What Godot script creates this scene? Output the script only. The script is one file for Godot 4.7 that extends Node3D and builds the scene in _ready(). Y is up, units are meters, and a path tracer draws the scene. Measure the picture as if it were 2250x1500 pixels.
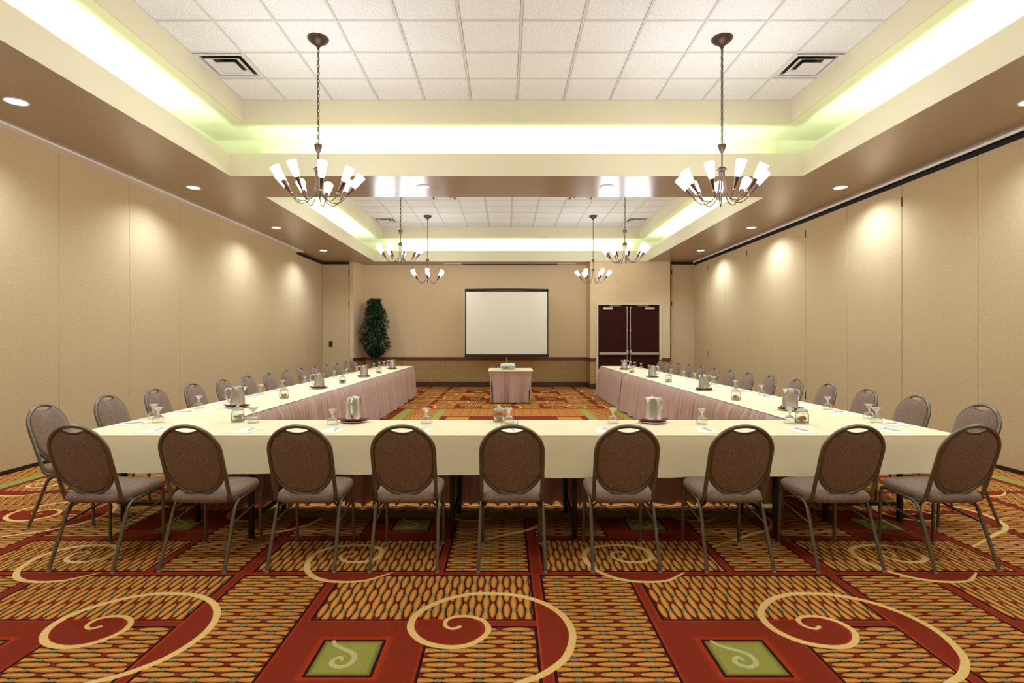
extends Node3D
# Hotel meeting room with a U of skirted tables. X to the right, depth "d" runs into the room (z = -d), metres.

const CY := 1.44          # eye height
# light levels
const EXPOSURE := 1.02
const E_BULB := 0.175
const E_COVE := 0.57
const E_DOWN := 4.1
const GLOW_SHADE := 6.0
const GLOW_LENS := 4.0
const GLOW_TUBE := 4.0
func _ready() -> void:
	rng.seed = 4
	# camera: level, looking straight down the room, lens shifted a little
	var cam := Camera3D.new()
	cam.name = "camera"
	cam.projection = Camera3D.PROJECTION_FRUSTUM
	cam.near = 0.1
	cam.far = 100.0
	cam.size = 2.0 * 0.1 * 750.0 / 1215.0
	cam.frustum_offset = Vector2(15.0, -6.0) / 1215.0 * 0.1
	add_child(cam)
	cam.position = Vector3(0, CY, 0)
	cam.current = true
	var env := Environment.new()
	env.background_mode = Environment.BG_COLOR
	env.background_color = Color(0.0, 0.0, 0.0)
	env.tonemap_mode = Environment.TONE_MAPPER_LINEAR
	env.tonemap_exposure = EXPOSURE
	env.sdfgi_enabled = true
	env.ssao_enabled = true
	env.ssil_enabled = true
	var we := WorldEnvironment.new()
	we.name = "environment"
	we.environment = env
	add_child(we)
	make_materials()
	build_floor()
	build_ceiling()
	build_walls()
	build_lamps()
	build_tables()
	build_chairs()
	build_screen()
	build_ficus()
	build_tableware()
const SOF := 3.65         # underside of the painted soffits
const CEIL := 4.584       # acoustic tile ceiling
const LW := -5.28         # left partition face
const RW := 5.45          # right partition face
const MX := 0.155         # centre line of the room
const DW := 15.87         # depth of the door wall
const RD := 16.6          # depth of the screen recess wall
const TY := 0.757         # top of the table linen
const ORD := ["first", "second", "third", "fourth", "fifth", "sixth", "seventh", "eighth", "ninth", "tenth", "eleventh", "twelfth", "thirteenth", "fourteenth"]

var M := {}
var taken := {}
var rng := RandomNumberGenerator.new()

class MB:
	var v := PackedVector3Array()
	var n := PackedVector3Array()
	var t := PackedVector2Array()
	var ix := PackedInt32Array()
	func vert(p: Vector3, nn: Vector3, uv := Vector2.ZERO) -> int:
		v.append(p); n.append(nn); t.append(uv)
		return v.size() - 1
	func tri(a: int, b: int, c: int) -> void:
		var g := (v[c] - v[a]).cross(v[b] - v[a])
		ix.append(a)
		if g.dot(n[a] + n[b] + n[c]) < 0.0:
			ix.append(c); ix.append(b)
		else:
			ix.append(b); ix.append(c)
	func face(ps: Array, out: Vector3, uvs := []) -> void:
		var nn: Vector3 = (ps[1] - ps[0]).cross(ps[2] - ps[0])
		if nn.length_squared() < 1e-16:
			return
		nn = nn.normalized()
		if nn.dot(out) < 0.0:
			nn = -nn
		var b := v.size()
		for i in ps.size():
			vert(ps[i], nn, uvs[i] if uvs.size() > i else Vector2.ZERO)
		for i in range(1, ps.size() - 1):
			tri(b, b + i, b + i + 1)
	func box(c: Vector3, s: Vector3, bev := 0.0, bs := Basis()) -> void:
		var h := s * 0.5
		bev = minf(bev, minf(h.x, minf(h.y, h.z)) * 0.95)
		var pt := func(k: int, sg: Vector3) -> Vector3:
			var p := Vector3(sg.x * (h.x - bev), sg.y * (h.y - bev), sg.z * (h.z - bev))
			p[k] = sg[k] * h[k]
			return c + bs * p
		for k in 3:
			var a := (k + 1) % 3
			var b := (k + 2) % 3
			for sk in [-1.0, 1.0]:
				var ps := []
				for q in [[-1.0, -1.0], [1.0, -1.0], [1.0, 1.0], [-1.0, 1.0]]:
					var sg := Vector3()
					sg[k] = sk; sg[a] = q[0]; sg[b] = q[1]
					ps.append(pt.call(k, sg))
				var o := Vector3()
				o[k] = sk
				face(ps, bs * o)
			if bev > 0.0:
				for sa in [-1.0, 1.0]:
					for sb in [-1.0, 1.0]:
						var s0 := Vector3()
						s0[k] = -1.0; s0[a] = sa; s0[b] = sb
						var s1 := s0
						s1[k] = 1.0
						var o2 := Vector3()
						o2[a] = sa; o2[b] = sb
						face([pt.call(a, s0), pt.call(a, s1), pt.call(b, s1), pt.call(b, s0)], bs * o2)
		if bev > 0.0:
			for sx in [-1.0, 1.0]:
				for sy in [-1.0, 1.0]:
					for sz in [-1.0, 1.0]:
						var sg := Vector3(sx, sy, sz)
						face([pt.call(0, sg), pt.call(1, sg), pt.call(2, sg)], bs * sg)
	func span(a: Vector3, b: Vector3, bev := 0.0) -> void:
		box((a + b) * 0.5, (b - a).abs(), bev)
	func tube(path: Array, rad, sides := 8, closed := false, cap := true) -> void:
		var m := path.size()
		var base := v.size()
		var up := Vector3(0.31, 0.83, 0.46)
		var prev := Vector3.ZERO
		for i in m:
			var d: Vector3
			if closed:
				d = path[(i + 1) % m] - path[(i + m - 1) % m]
			else:
				d = path[mini(i + 1, m - 1)] - path[maxi(i - 1, 0)]
			d = d.normalized()
			var x: Vector3
			if i == 0:
				x = d.cross(up).normalized()
			else:
				x = (prev - d * prev.dot(d)).normalized()
			prev = x
			var y := d.cross(x)
			var r: float = rad[i] if rad is Array else rad
			for k in sides:
				var w := TAU * k / sides
				var o := x * cos(w) + y * sin(w)
				vert(path[i] + o * r, o)
		var last := m if closed else m - 1
		for i in last:
			var j := (i + 1) % m
			for k in sides:
				var l := (k + 1) % sides
				tri(base + i * sides + k, base + j * sides + k, base + j * sides + l)
				tri(base + i * sides + k, base + j * sides + l, base + i * sides + l)
		if cap and not closed:
			for e in [0, m - 1]:
				var ps := []
				for k in sides:
					ps.append(v[base + e * sides + k])
				face(ps, path[e] - path[1 if e == 0 else m - 2])
	func lathe(prof: Array, segs := 20, xf := Transform3D()) -> void:
		for i in prof.size() - 1:
			var a: Vector2 = prof[i]
			var b: Vector2 = prof[i + 1]
			var e := b - a
			if e.length() < 1e-6:
				continue
			var ns := Vector2(e.y, -e.x).normalized()
			var na := ns
			var nb := ns
			if i > 0:
				var q: Vector2 = a - prof[i - 1]
				var nq := Vector2(q.y, -q.x).normalized()
				if nq.dot(ns) > 0.75:
					na = (nq + ns).normalized()
			if i < prof.size() - 2:
				var q2: Vector2 = prof[i + 2] - b
				var nq2 := Vector2(q2.y, -q2.x).normalized()
				if nq2.dot(ns) > 0.75:
					nb = (nq2 + ns).normalized()
			var base := v.size()
			for k in segs + 1:
				var w := TAU * k / segs
				var cs := cos(w)
				var sn := sin(w)
				vert(xf * Vector3(a.x * cs, a.y, a.x * sn), xf.basis * Vector3(na.x * cs, na.y, na.x * sn))
				vert(xf * Vector3(b.x * cs, b.y, b.x * sn), xf.basis * Vector3(nb.x * cs, nb.y, nb.x * sn))
			for k in segs:
				var p := base + 2 * k
				if a.x > 1e-5:
					tri(p, p + 2, p + 1)
				if b.x > 1e-5:
					tri(p + 1, p + 2, p + 3)
	func grid(nu: int, nv: int, f: Callable, sgn := 1.0, uvs := Vector2.ONE) -> void:
		var base := v.size()
		var ps := PackedVector3Array()
		for j in nv + 1:
			for i in nu + 1:
				ps.append(f.call(float(i) / nu, float(j) / nv))
		for j in nv + 1:
			for i in nu + 1:
				var du := ps[j * (nu + 1) + mini(i + 1, nu)] - ps[j * (nu + 1) + maxi(i - 1, 0)]
				var dv := ps[mini(j + 1, nv) * (nu + 1) + i] - ps[maxi(j - 1, 0) * (nu + 1) + i]
				vert(ps[j * (nu + 1) + i], du.cross(dv).normalized() * sgn, Vector2(float(i) / nu * uvs.x, float(j) / nv * uvs.y))
		for j in nv:
			for i in nu:
				var p := base + j * (nu + 1) + i
				tri(p, p + 1, p + nu + 2)
				tri(p, p + nu + 2, p + nu + 1)
	func arrays() -> Array:
		var a := []
		a.resize(Mesh.ARRAY_MAX)
		a[Mesh.ARRAY_VERTEX] = v
		a[Mesh.ARRAY_NORMAL] = n
		a[Mesh.ARRAY_TEX_UV] = t
		a[Mesh.ARRAY_INDEX] = ix
		return a
	func mesh() -> ArrayMesh:
		var am := ArrayMesh.new()
		am.add_surface_from_arrays(Mesh.PRIMITIVE_TRIANGLES, arrays())
		return am

# ---------- node helpers ----------
func numbered(called: String) -> String:
	if not taken.has(called):
		taken[called] = 0
		return called
	taken[called] += 1
	return "%s_%03d" % [called, taken[called]]

func inst(called: String, mesh: Mesh, m: Material, parent: Node) -> MeshInstance3D:
	var o := MeshInstance3D.new()
	o.name = numbered(called) if parent == self else called
	o.mesh = mesh
	if m:
		o.material_override = m
	o.cast_shadow = GeometryInstance3D.SHADOW_CASTING_SETTING_ON
	parent.add_child(o, true)
	return o

func put(called: String, mb: MB, m: Material, parent: Node = self) -> MeshInstance3D:
	return inst(called, mb.mesh(), m, parent)

func tag(o: Node, label: String, category: String, group := "") -> Node:
	o.set_meta("label", label)
	o.set_meta("category", category)
	if group != "":
		o.set_meta("group", group)
	return o

func struct(o: Node, label := "") -> Node:
	o.set_meta("kind", "structure")
	if label != "":
		o.set_meta("label", label)
	return o

func thing(called: String, at: Vector3, turn := 0.0) -> Node3D:
	var o := Node3D.new()
	o.name = numbered(called)
	add_child(o)
	o.position = at
	o.rotation.y = turn
	return o

func copy(src: Node3D, called: String, at: Vector3, turn := 0.0) -> Node3D:
	var c: Node3D = src.duplicate()
	c.name = numbered(called)
	add_child(c)
	c.position = at
	c.rotation = Vector3(0, turn, 0)
	return c

func P(x: float, y: float, d: float) -> Vector3:
	return Vector3(x, y, -d)

# ---------- materials ----------
func mat(col: Color, rough := 0.8, metal := 0.0, spec := 0.5) -> StandardMaterial3D:
	var m := StandardMaterial3D.new()
	m.albedo_color = col
	m.roughness = rough
	m.metallic = metal
	m.metallic_specular = spec
	return m

func glow(col: Color, e: float) -> StandardMaterial3D:
	var m := mat(Color(0.95, 0.95, 0.95), 0.5)
	m.emission_enabled = true
	m.emission = col
	m.emission_energy_multiplier = e
	return m

func noise_image(sd: int, freq: float, size: int, octaves := 3, kind := FastNoiseLite.TYPE_SIMPLEX_SMOOTH) -> Image:
	var f := FastNoiseLite.new()
	f.seed = sd
	f.frequency = freq
	f.noise_type = kind
	f.fractal_octaves = octaves
	return f.get_seamless_image(size, size)

func ramp_tex(img: Image, a: Color, b: Color, k := 1.0) -> ImageTexture:
	var s := img.get_width()
	var data := img.get_data()
	var out := PackedByteArray()
	out.resize(s * s * 3)
	var step := 1 if img.get_format() == Image.FORMAT_L8 else img.get_data().size() / (s * s)
	for i in s * s:
		var w := clampf((data[i * step] / 255.0 - 0.5) * k + 0.5, 0.0, 1.0)
		out[i * 3] = int(255.0 * lerpf(a.r, b.r, w))
		out[i * 3 + 1] = int(255.0 * lerpf(a.g, b.g, w))
		out[i * 3 + 2] = int(255.0 * lerpf(a.b, b.b, w))
	return ImageTexture.create_from_image(Image.create_from_data(s, s, false, Image.FORMAT_RGB8, out))

func tri_mat(tex: Texture2D, tile: float, rough: float, world := true) -> StandardMaterial3D:
	var m := mat(Color.WHITE, rough)
	m.albedo_texture = tex
	m.uv1_triplanar = true
	m.uv1_world_triplanar = world
	m.uv1_scale = Vector3.ONE / tile
	return m

func bump(m: StandardMaterial3D, img: Image, strength: float) -> void:
	var b: Image = img.duplicate()
	b.bump_map_to_normal_map(strength)
	m.normal_enabled = true
	m.normal_texture = ImageTexture.create_from_image(b)
	m.normal_scale = 1.0

func make_materials() -> void:
	# partition fabric: fine wavy ribs of beige yarn
	var wf := noise_image(11, 0.035, 256, 3)
	M.panel = tri_mat(ramp_tex(wf, Color8(192, 168, 130), Color8(203, 180, 142), 1.3), 0.3, 0.92)
	bump(M.panel, wf, 0.7)
	M.panel.metallic_specular = 0.2
	# speckled vinyl wallpaper and the plainer one below the rail
	var wp := noise_image(12, 0.06, 512, 2)
	M.paper = tri_mat(ramp_tex(wp, Color8(208, 181, 144), Color8(230, 205, 168), 1.5), 1.1, 0.7)
	M.dado = tri_mat(ramp_tex(noise_image(13, 0.05, 256, 2), Color8(158, 128, 78), Color8(176, 146, 94), 1.3), 1.3, 0.7)
	# acoustic tiles: white with fissures
	var tl := noise_image(14, 0.13, 256, 2)
	M.tile = tri_mat(ramp_tex(tl, Color8(228, 228, 229), Color8(250, 250, 251), 1.6), 0.8, 0.95)
	bump(M.tile, tl, 2.0)
	M.grid = mat(Color8(214, 212, 208), 0.6)
	# painted plaster
	M.cream = mat(Color8(220, 211, 184), 0.75)
	M.cove = mat(Color8(234, 234, 206), 0.85)
	var sf := noise_image(15, 0.02, 256, 3)
	M.soffit = tri_mat(ramp_tex(sf, Color8(160, 137, 112), Color8(165, 142, 117), 1.2), 1.0, 0.27)
	M.soffit.metallic_specular = 0.5
	M.track = mat(Color8(238, 234, 230), 0.5)
	M.dark = mat(Color8(30, 22, 18), 0.8)
	M.black = mat(Color8(18, 16, 15), 0.5)
	# wood
	var wd := noise_image(16, 0.03, 256, 4)
	M.rail = tri_mat(ramp_tex(wd, Color8(84, 40, 22), Color8(120, 62, 36), 1.4), 0.7, 0.4)
	M.base = tri_mat(ramp_tex(wd, Color8(58, 34, 22), Color8(80, 50, 34), 1.4), 0.7, 0.45)
	M.door = tri_mat(ramp_tex(wd, Color8(50, 19, 14), Color8(60, 25, 18), 1.4), 0.9, 0.55)
	M.door.metallic_specular = 0.2
	M.door_frame = mat(Color8(216, 202, 168), 0.6)
	M.plywood = mat(Color8(120, 88, 56), 0.7)
	# metal
	M.steel = mat(Color8(222, 224, 228), 0.27, 1.0)
	M.satin = mat(Color8(205, 200, 195), 0.38, 1.0)
	M.frame = mat(Color8(122, 115, 100), 0.36, 0.75)
	M.bronze = mat(Color8(84, 66, 58), 0.42, 0.75)
	M.brass = mat(Color8(200, 170, 130), 0.3, 1.0)
	M.white_metal = mat(Color8(222, 220, 218), 0.5)
	# textiles
	var lin := noise_image(17, 0.2, 128, 2)
	M.linen = tri_mat(ramp_tex(lin, Color8(240, 226, 186), Color8(249, 237, 202), 1.3), 0.25, 0.9)
	M.linen.metallic_specular = 0.2
	var sk := noise_image(18, 0.12, 128, 2)
	M.skirt = tri_mat(ramp_tex(sk, Color8(186, 154, 142), Color8(194, 162, 150), 1.2), 0.12, 0.62)
	M.skirt.roughness = 0.36
	M.skirt.backlight_enabled = true
	M.skirt.backlight = Color(0.3, 0.24, 0.21)
	M.skirt.rim_enabled = true
	M.skirt.rim = 0.25
	M.napkin = mat(Color8(126, 24, 28), 0.85)
	# chair cloth: thin pale rings on brown
	var ch := noise_image(19, 0.028, 512, 1)
	var cd := ch.get_data()
	var step := cd.size() / (512 * 512)
	var px := PackedByteArray()
	px.resize(512 * 512 * 3)
	for i in 512 * 512:
		var w := 0.5 + 0.5 * sin(cd[i * step] / 255.0 * 58.0)
		w = w * w
		px[i * 3] = int(lerpf(90, 190, w))
		px[i * 3 + 1] = int(lerpf(68, 162, w))
		px[i * 3 + 2] = int(lerpf(55, 142, w))
	M.fabric = tri_mat(ImageTexture.create_from_image(Image.create_from_data(512, 512, false, Image.FORMAT_RGB8, px)), 0.58, 0.9, false)
	M.fabric.rim_enabled = true
	M.fabric.rim = 0.3
	# small things
	M.glide = mat(Color8(170, 164, 154), 0.4)
	M.china = mat(Color8(236, 232, 224), 0.2)
	M.paper_white = mat(Color8(246, 244, 240), 0.8)
	M.pen = mat(Color8(196, 198, 204), 0.35)
	var g := mat(Color(0.98, 0.99, 0.99, 0.02), 0.02)
	g.refraction_enabled = true
	g.refraction_scale = 0.05
	g.transparency = BaseMaterial3D.TRANSPARENCY_ALPHA
	M.glass = g
	M.candy_a = mat(Color8(206, 140, 66), 0.35)
	M.candy_b = mat(Color8(214, 190, 120), 0.35)
	M.candy_c = mat(Color8(120, 60, 40), 0.35)
	M.screen = mat(Color8(232, 228, 214), 0.9)
	M.projector = mat(Color8(228, 226, 214), 0.45)
	M.projector_grey = mat(Color8(150, 164, 168), 0.5)
	M.port = mat(Color8(88, 104, 112), 0.5)
	M.bark = mat(Color8(96, 74, 52), 0.9)
	M.leaf = mat(Color8(34, 60, 38), 0.4)
	M.leaf.backlight_enabled = true
	M.leaf.backlight = Color(0.06, 0.12, 0.04)
	M.wicker = mat(Color8(88, 58, 36), 0.8)
	# lamps
	M.shade = glow(Color(1.0, 0.98, 0.95), GLOW_SHADE)
	M.lens = glow(Color(0.95, 0.96, 1.0), GLOW_LENS)
	M.tube = glow(Color(0.9, 1.0, 0.9), GLOW_TUBE)

# ---------- carpet print ----------
const CPX := 1.80
const CPD := 1.79
const CN := 1536
const CXA := -1.6
const CDA := 2.5
const RED := Color8(136, 43, 21)
const RED_HOT := Color8(188, 60, 22)
const INK := Color8(46, 18, 22)
const TAN := Color8(242, 200, 126)
const MOSS := Color8(156, 152, 70)

func fpt(x: float, y: float) -> Vector2:      # a point of the floor (X, d) that was read off the photograph while measuring
	var d := 1749.6 / (y - 744.0)
	return Vector2((x - 1110.0) / 1215.0 * d, d)

func cpx(p: Vector2) -> Vector2:
	return Vector2((p.x - CXA) / CPX * CN, (CDA + CPD - p.y) / CPD * CN)

func crect(img: Image, x0: float, x1: float, d0: float, d1: float, col: Color) -> void:
	var a := cpx(Vector2(x0, d1))
	var b := cpx(Vector2(x1, d0))
	for ox in [-CN, 0, CN]:
		for oy in [-CN, 0, CN]:
			img.fill_rect(Rect2i(roundi(a.x) + ox, roundi(a.y) + oy, roundi(b.x) - roundi(a.x), roundi(b.y) - roundi(a.y)), col)

func ctile(img: Image, tile: Image, x0: float, x1: float, d0: float, d1: float) -> void:
	var a := cpx(Vector2(x0, d1))
	var b := cpx(Vector2(x1, d0))
	var w := roundi(b.x) - roundi(a.x)
	var h := roundi(b.y) - roundi(a.y)
	var tw := tile.get_width()
	var th := tile.get_height()
	for ox in [-CN, 0, CN]:
		for oy in [-CN, 0, CN]:
			var px: int = roundi(a.x) + ox
			var py: int = roundi(a.y) + oy
			if px >= CN or py >= CN or px + w <= 0 or py + h <= 0:
				continue
			var y := 0
			while y < h:
				var x := 0
				while x < w:
					img.blit_rect(tile, Rect2i(0, 0, mini(tw, w - x), mini(th, h - y)), Vector2i(px + x, py + y))
					x += tw
				y += th

func weave_tile(across: bool, sd: int) -> Image:
	var r := RandomNumberGenerator.new()
	r.seed = sd
	var L := 146
	var H := 64
	var img := Image.create(L if across else H, H if across else L, false, Image.FORMAT_RGBA8)
	var fib := []
	for i in L:
		fib.append(r.randf_range(0.9, 1.06))
	var edge := Color8(122, 62, 20)
	var mid := Color8(226, 156, 70)
	for j in H:
		var row := j / 32
		var dy := (j % 32) - 16.0
		for i in L:
			var col := INK
			var best := 2.0
			var lift := 0.0
			for rr in range(-1, 3):          # the leaves of this row and its neighbours interlock
				var cy := rr * 32.0 + 16.0
				var cx := 73.0 if absi(rr) % 2 == 0 else (0.0 if i < 73 else 146.0)
				var q := absf(i - cx) / 60.5
				if q < 1.0 and absf(j - cy) < 30.0:
					var half := 20.0 * (1.0 - 0.5 * q * q) - 4.5 * pow(q, 12.0)
					var e := absf(j - cy) / maxf(half, 0.5)
					if e < best:
						best = e
						lift = (cy - j) / half
			if best < 0.86:
				var w := 1.0 - pow(best, 1.4) + 0.2 * lift
				col = edge.lerp(mid, clampf(w * 1.1, 0.0, 1.0)) * (fib[i] + r.randf_range(-0.04, 0.04))
			elif best > 1.08 and absf(dy) < 10.0:
				var gx := absf(i - 73.0) if row == 1 else minf(i, 146.0 - i)
				if gx < 12.5:
					col = (Color8(146, 42, 24) if row == 0 else Color8(146, 146, 92)) * r.randf_range(0.88, 1.08)
			col.a = 1.0
			if across:
				img.set_pixel(i, j, col)
			else:
				img.set_pixel(j, i, col)
	return img

func disc(rad: int, col: Color) -> Image:
	var s := rad * 2 + 3
	var im := Image.create(s, s, false, Image.FORMAT_RGBA8)
	for y in s:
		for x in s:
			var q := Vector2(x - rad - 1, y - rad - 1).length()
			im.set_pixel(x, y, Color(col.r, col.g, col.b, clampf(rad + 0.5 - q, 0.0, 1.0)))
	return im

func curve2(pts: Array) -> PackedVector2Array:
	var c := Curve2D.new()
	for i in pts.size():
		var tn: Vector2 = (pts[mini(i + 1, pts.size() - 1)] - pts[maxi(i - 1, 0)]) / 6.0
		c.add_point(pts[i], -tn, tn)
	c.bake_interval = 2.0
	return c.get_baked_points()

func stroke(img: Image, pts: Array, w0: float, w1: float, w2: float, col: Color) -> void:   # widths in metres at start, middle, end
	var q := curve2(pts.map(cpx))
	var pens := {}
	for i in q.size():
		var s := float(i) / (q.size() - 1)
		var w := lerpf(w0, w1, minf(1.0, s * 4.0)) if s < 0.5 else lerpf(w1, w2, maxf(0.0, (s - 0.8) * 5.0))
		var rad := maxi(2, roundi(w * 0.5 * CN / CPX))
		if not pens.has(rad):
			pens[rad] = disc(rad, col)
		var pen: Image = pens[rad]
		var sz := pen.get_width()
		for ox in [-CN, 0, CN]:
			for oy in [-CN, 0, CN]:
				var at := Vector2i(roundi(q[i].x) + ox - rad - 1, roundi(q[i].y) + oy - rad - 1)
				if at.x < CN and at.y < CN and at.x + sz > 0 and at.y + sz > 0:
					img.blend_rect(pen, Rect2i(0, 0, sz, sz), at)

func cfill(img: Image, pts: Array, col: Color, shrink := 1.0) -> void:
	var q := PackedVector2Array(pts.map(cpx))
	var mid := Vector2.ZERO
	for p in q:
		mid += p / q.size()
	for i in q.size():
		q[i] = mid + (q[i] - mid) * shrink
	var lo := 1e9
	var hi := -1e9
	for p in q:
		lo = minf(lo, p.y)
		hi = maxf(hi, p.y)
	for y in range(int(lo), int(hi) + 1):
		var xs := []
		for i in q.size():
			var a := q[i]
			var b := q[(i + 1) % q.size()]
			if (a.y <= y) != (b.y <= y):
				xs.append(a.x + (y - a.y) / (b.y - a.y) * (b.x - a.x))
		xs.sort()
		for k in range(0, xs.size() - 1, 2):
			for ox in [-CN, 0, CN]:
				for oy in [-CN, 0, CN]:
					img.fill_rect(Rect2i(roundi(xs[k]) + ox, y + oy, roundi(xs[k + 1]) - roundi(xs[k]), 1), col)

func px_points(a: Array) -> Array:
	var r := []
	for i in range(0, a.size(), 2):
		r.append(fpt(a[i], a[i + 1]))
	return r

func speckle(img: Image, amount: float, sd: int) -> void:
	var r := RandomNumberGenerator.new()
	r.seed = sd
	var s := Image.create(256, 256, false, Image.FORMAT_RGBA8)
	for y in 256:
		for x in 256:
			var k := r.randf_range(-1.0, 1.0)
			s.set_pixel(x, y, Color(0, 0, 0, -k * amount) if k < 0 else Color(1, 0.9, 0.75, k * amount * 0.45))
	for y in range(0, img.get_height(), 256):
		for x in range(0, img.get_width(), 256):
			img.blend_rect(s, Rect2i(0, 0, 256, 256), Vector2i(x, y))

func carpet_field(wh: Image, wv: Image) -> ImageTexture:
	var img := Image.create(CN, CN, false, Image.FORMAT_RGBA8)
	img.fill(RED)
	# woven panels: x from, x to, d from, d to, 1 = leaves lie across
	var panels := [[-0.985, 0.145, 2.84, 3.36, 0], [0.225, 0.735, 2.24, 3.36, 1], [-1.55, -0.44, 3.43, 3.95, 0], [-0.37, 0.144, 3.43, 4.55, 1]]
	for k in 8:
		var e := 0.034 - 0.0025 * k
		for p in panels:
			crect(img, p[0] - e, p[1] + e, p[2] - e, p[3] + e, RED.lerp(RED_HOT, 0.09 * k))
	for k in 10:
		var e := 0.038 - 0.0036 * k
		crect(img, -0.868 - e, -0.568 + e, 2.352 - e, 2.648 + e, RED.lerp(RED_HOT, 0.09 * k))
	for p in panels:
		crect(img, p[0] - 0.014, p[1] + 0.014, p[2] - 0.014, p[3] + 0.014, INK)
	for p in panels:
		ctile(img, wh if p[4] == 1 else wv, p[0], p[1], p[2], p[3])
	# green square with a pale hook
	crect(img, -0.868, -0.568, 2.352, 2.648, INK)
	for k in 8:
		var e := 0.014 + 0.003 * k
		crect(img, -0.868 + e, -0.568 - e, 2.352 + e, 2.648 - e, MOSS.darkened(0.28 - 0.04 * k))
	var hook := []
	for q in [[0.17, 0.04], [0.23, 0.15], [0.38, 0.26], [0.54, 0.36], [0.62, 0.49], [0.6, 0.66], [0.47, 0.74], [0.33, 0.67], [0.33, 0.54], [0.41, 0.49], [0.45, 0.56]]:
		hook.append(Vector2(-0.868 + 0.3 * q[0], 2.648 - 0.296 * q[1]))
	stroke(img, hook, 0.016, 0.024, 0.014, Color8(196, 194, 140))
	# large scroll: red inside its first turn and where it bulges over the next panel
	var loop := px_points([983, 1360, 1008.7, 1353.3, 1038, 1354.7, 1064.7, 1365.3, 1072.7, 1384, 1056.7, 1402.7, 1024.7, 1417.3, 982, 1420.8, 936.7, 1412, 910, 1394.7, 902, 1373.3, 909, 1361])
	var side := px_points([1206.7, 1330.7, 1238.7, 1354.7, 1256, 1384, 1256, 1413.3, 1241.3, 1445.3, 1212, 1469.3])
	side.push_front(Vector2(0.16, 3.07))
	side.append(Vector2(0.16, 2.37))
	var tip := px_points([674, 1245, 678, 1257, 694, 1269, 723, 1276, 763, 1278, 803, 1274.7, 838, 1265, 862, 1257])
	tip[0] = Vector2(tip[0].x, 3.414)
	tip.append(Vector2(tip[-1].x, 3.414))
	for f in [loop, side, tip]:
		cfill(img, f, RED_HOT)
		cfill(img, f, RED.lerp(RED_HOT, 0.4), 0.93)
		cfill(img, f, RED, 0.86)
	stroke(img, px_points([1010, 1376, 994, 1380.8, 978, 1373.3, 983.3, 1360, 1008.7, 1353.3, 1038, 1354.7, 1064.7, 1365.3, 1072.7, 1384, 1056.7, 1402.7, 1024.7, 1417.3, 982, 1420.8, 936.7, 1412, 910, 1394.7, 902, 1373.3, 915.3, 1349.3, 944.7, 1330.7, 990, 1313.3, 1043, 1304, 1099, 1304, 1129.3, 1306.7, 1166.7, 1314.7, 1206.7, 1330.7, 1238.7, 1354.7, 1256, 1384, 1256, 1413.3, 1241.3, 1445.3, 1212, 1469.3, 1180, 1486.7, 1140, 1500]) + [Vector2(-0.1, 2.21), Vector2(-0.354, 2.047)], 0.02, 0.034, 0.014, TAN)
	stroke(img, px_points([778, 1218.7, 770, 1222, 783, 1216, 779, 1212, 760, 1213.5, 748.7, 1221, 751, 1229, 771, 1234.7, 803, 1233, 830, 1225, 839, 1213, 835, 1205, 815, 1198.5, 780, 1197, 745, 1200, 720.7, 1204.5, 699, 1213, 680, 1228, 674, 1245, 678, 1257, 694, 1269, 723, 1276, 763, 1278, 803, 1274.7, 838, 1265, 862, 1257]), 0.018, 0.034, 0.012, TAN)
	speckle(img, 0.2, 5)
	return ImageTexture.create_from_image(img)

func carpet_mat(tex: Texture2D, col := Color.WHITE) -> StandardMaterial3D:
	var m := mat(col, 0.95, 0.0, 0.2)
	m.albedo_texture = tex
	return m

func plain_pile(col: Color, sd: int) -> StandardMaterial3D:
	var im := Image.create(256, 256, false, Image.FORMAT_RGBA8)
	im.fill(col)
	speckle(im, 0.22, sd)
	return carpet_mat(ImageTexture.create_from_image(im))

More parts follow.
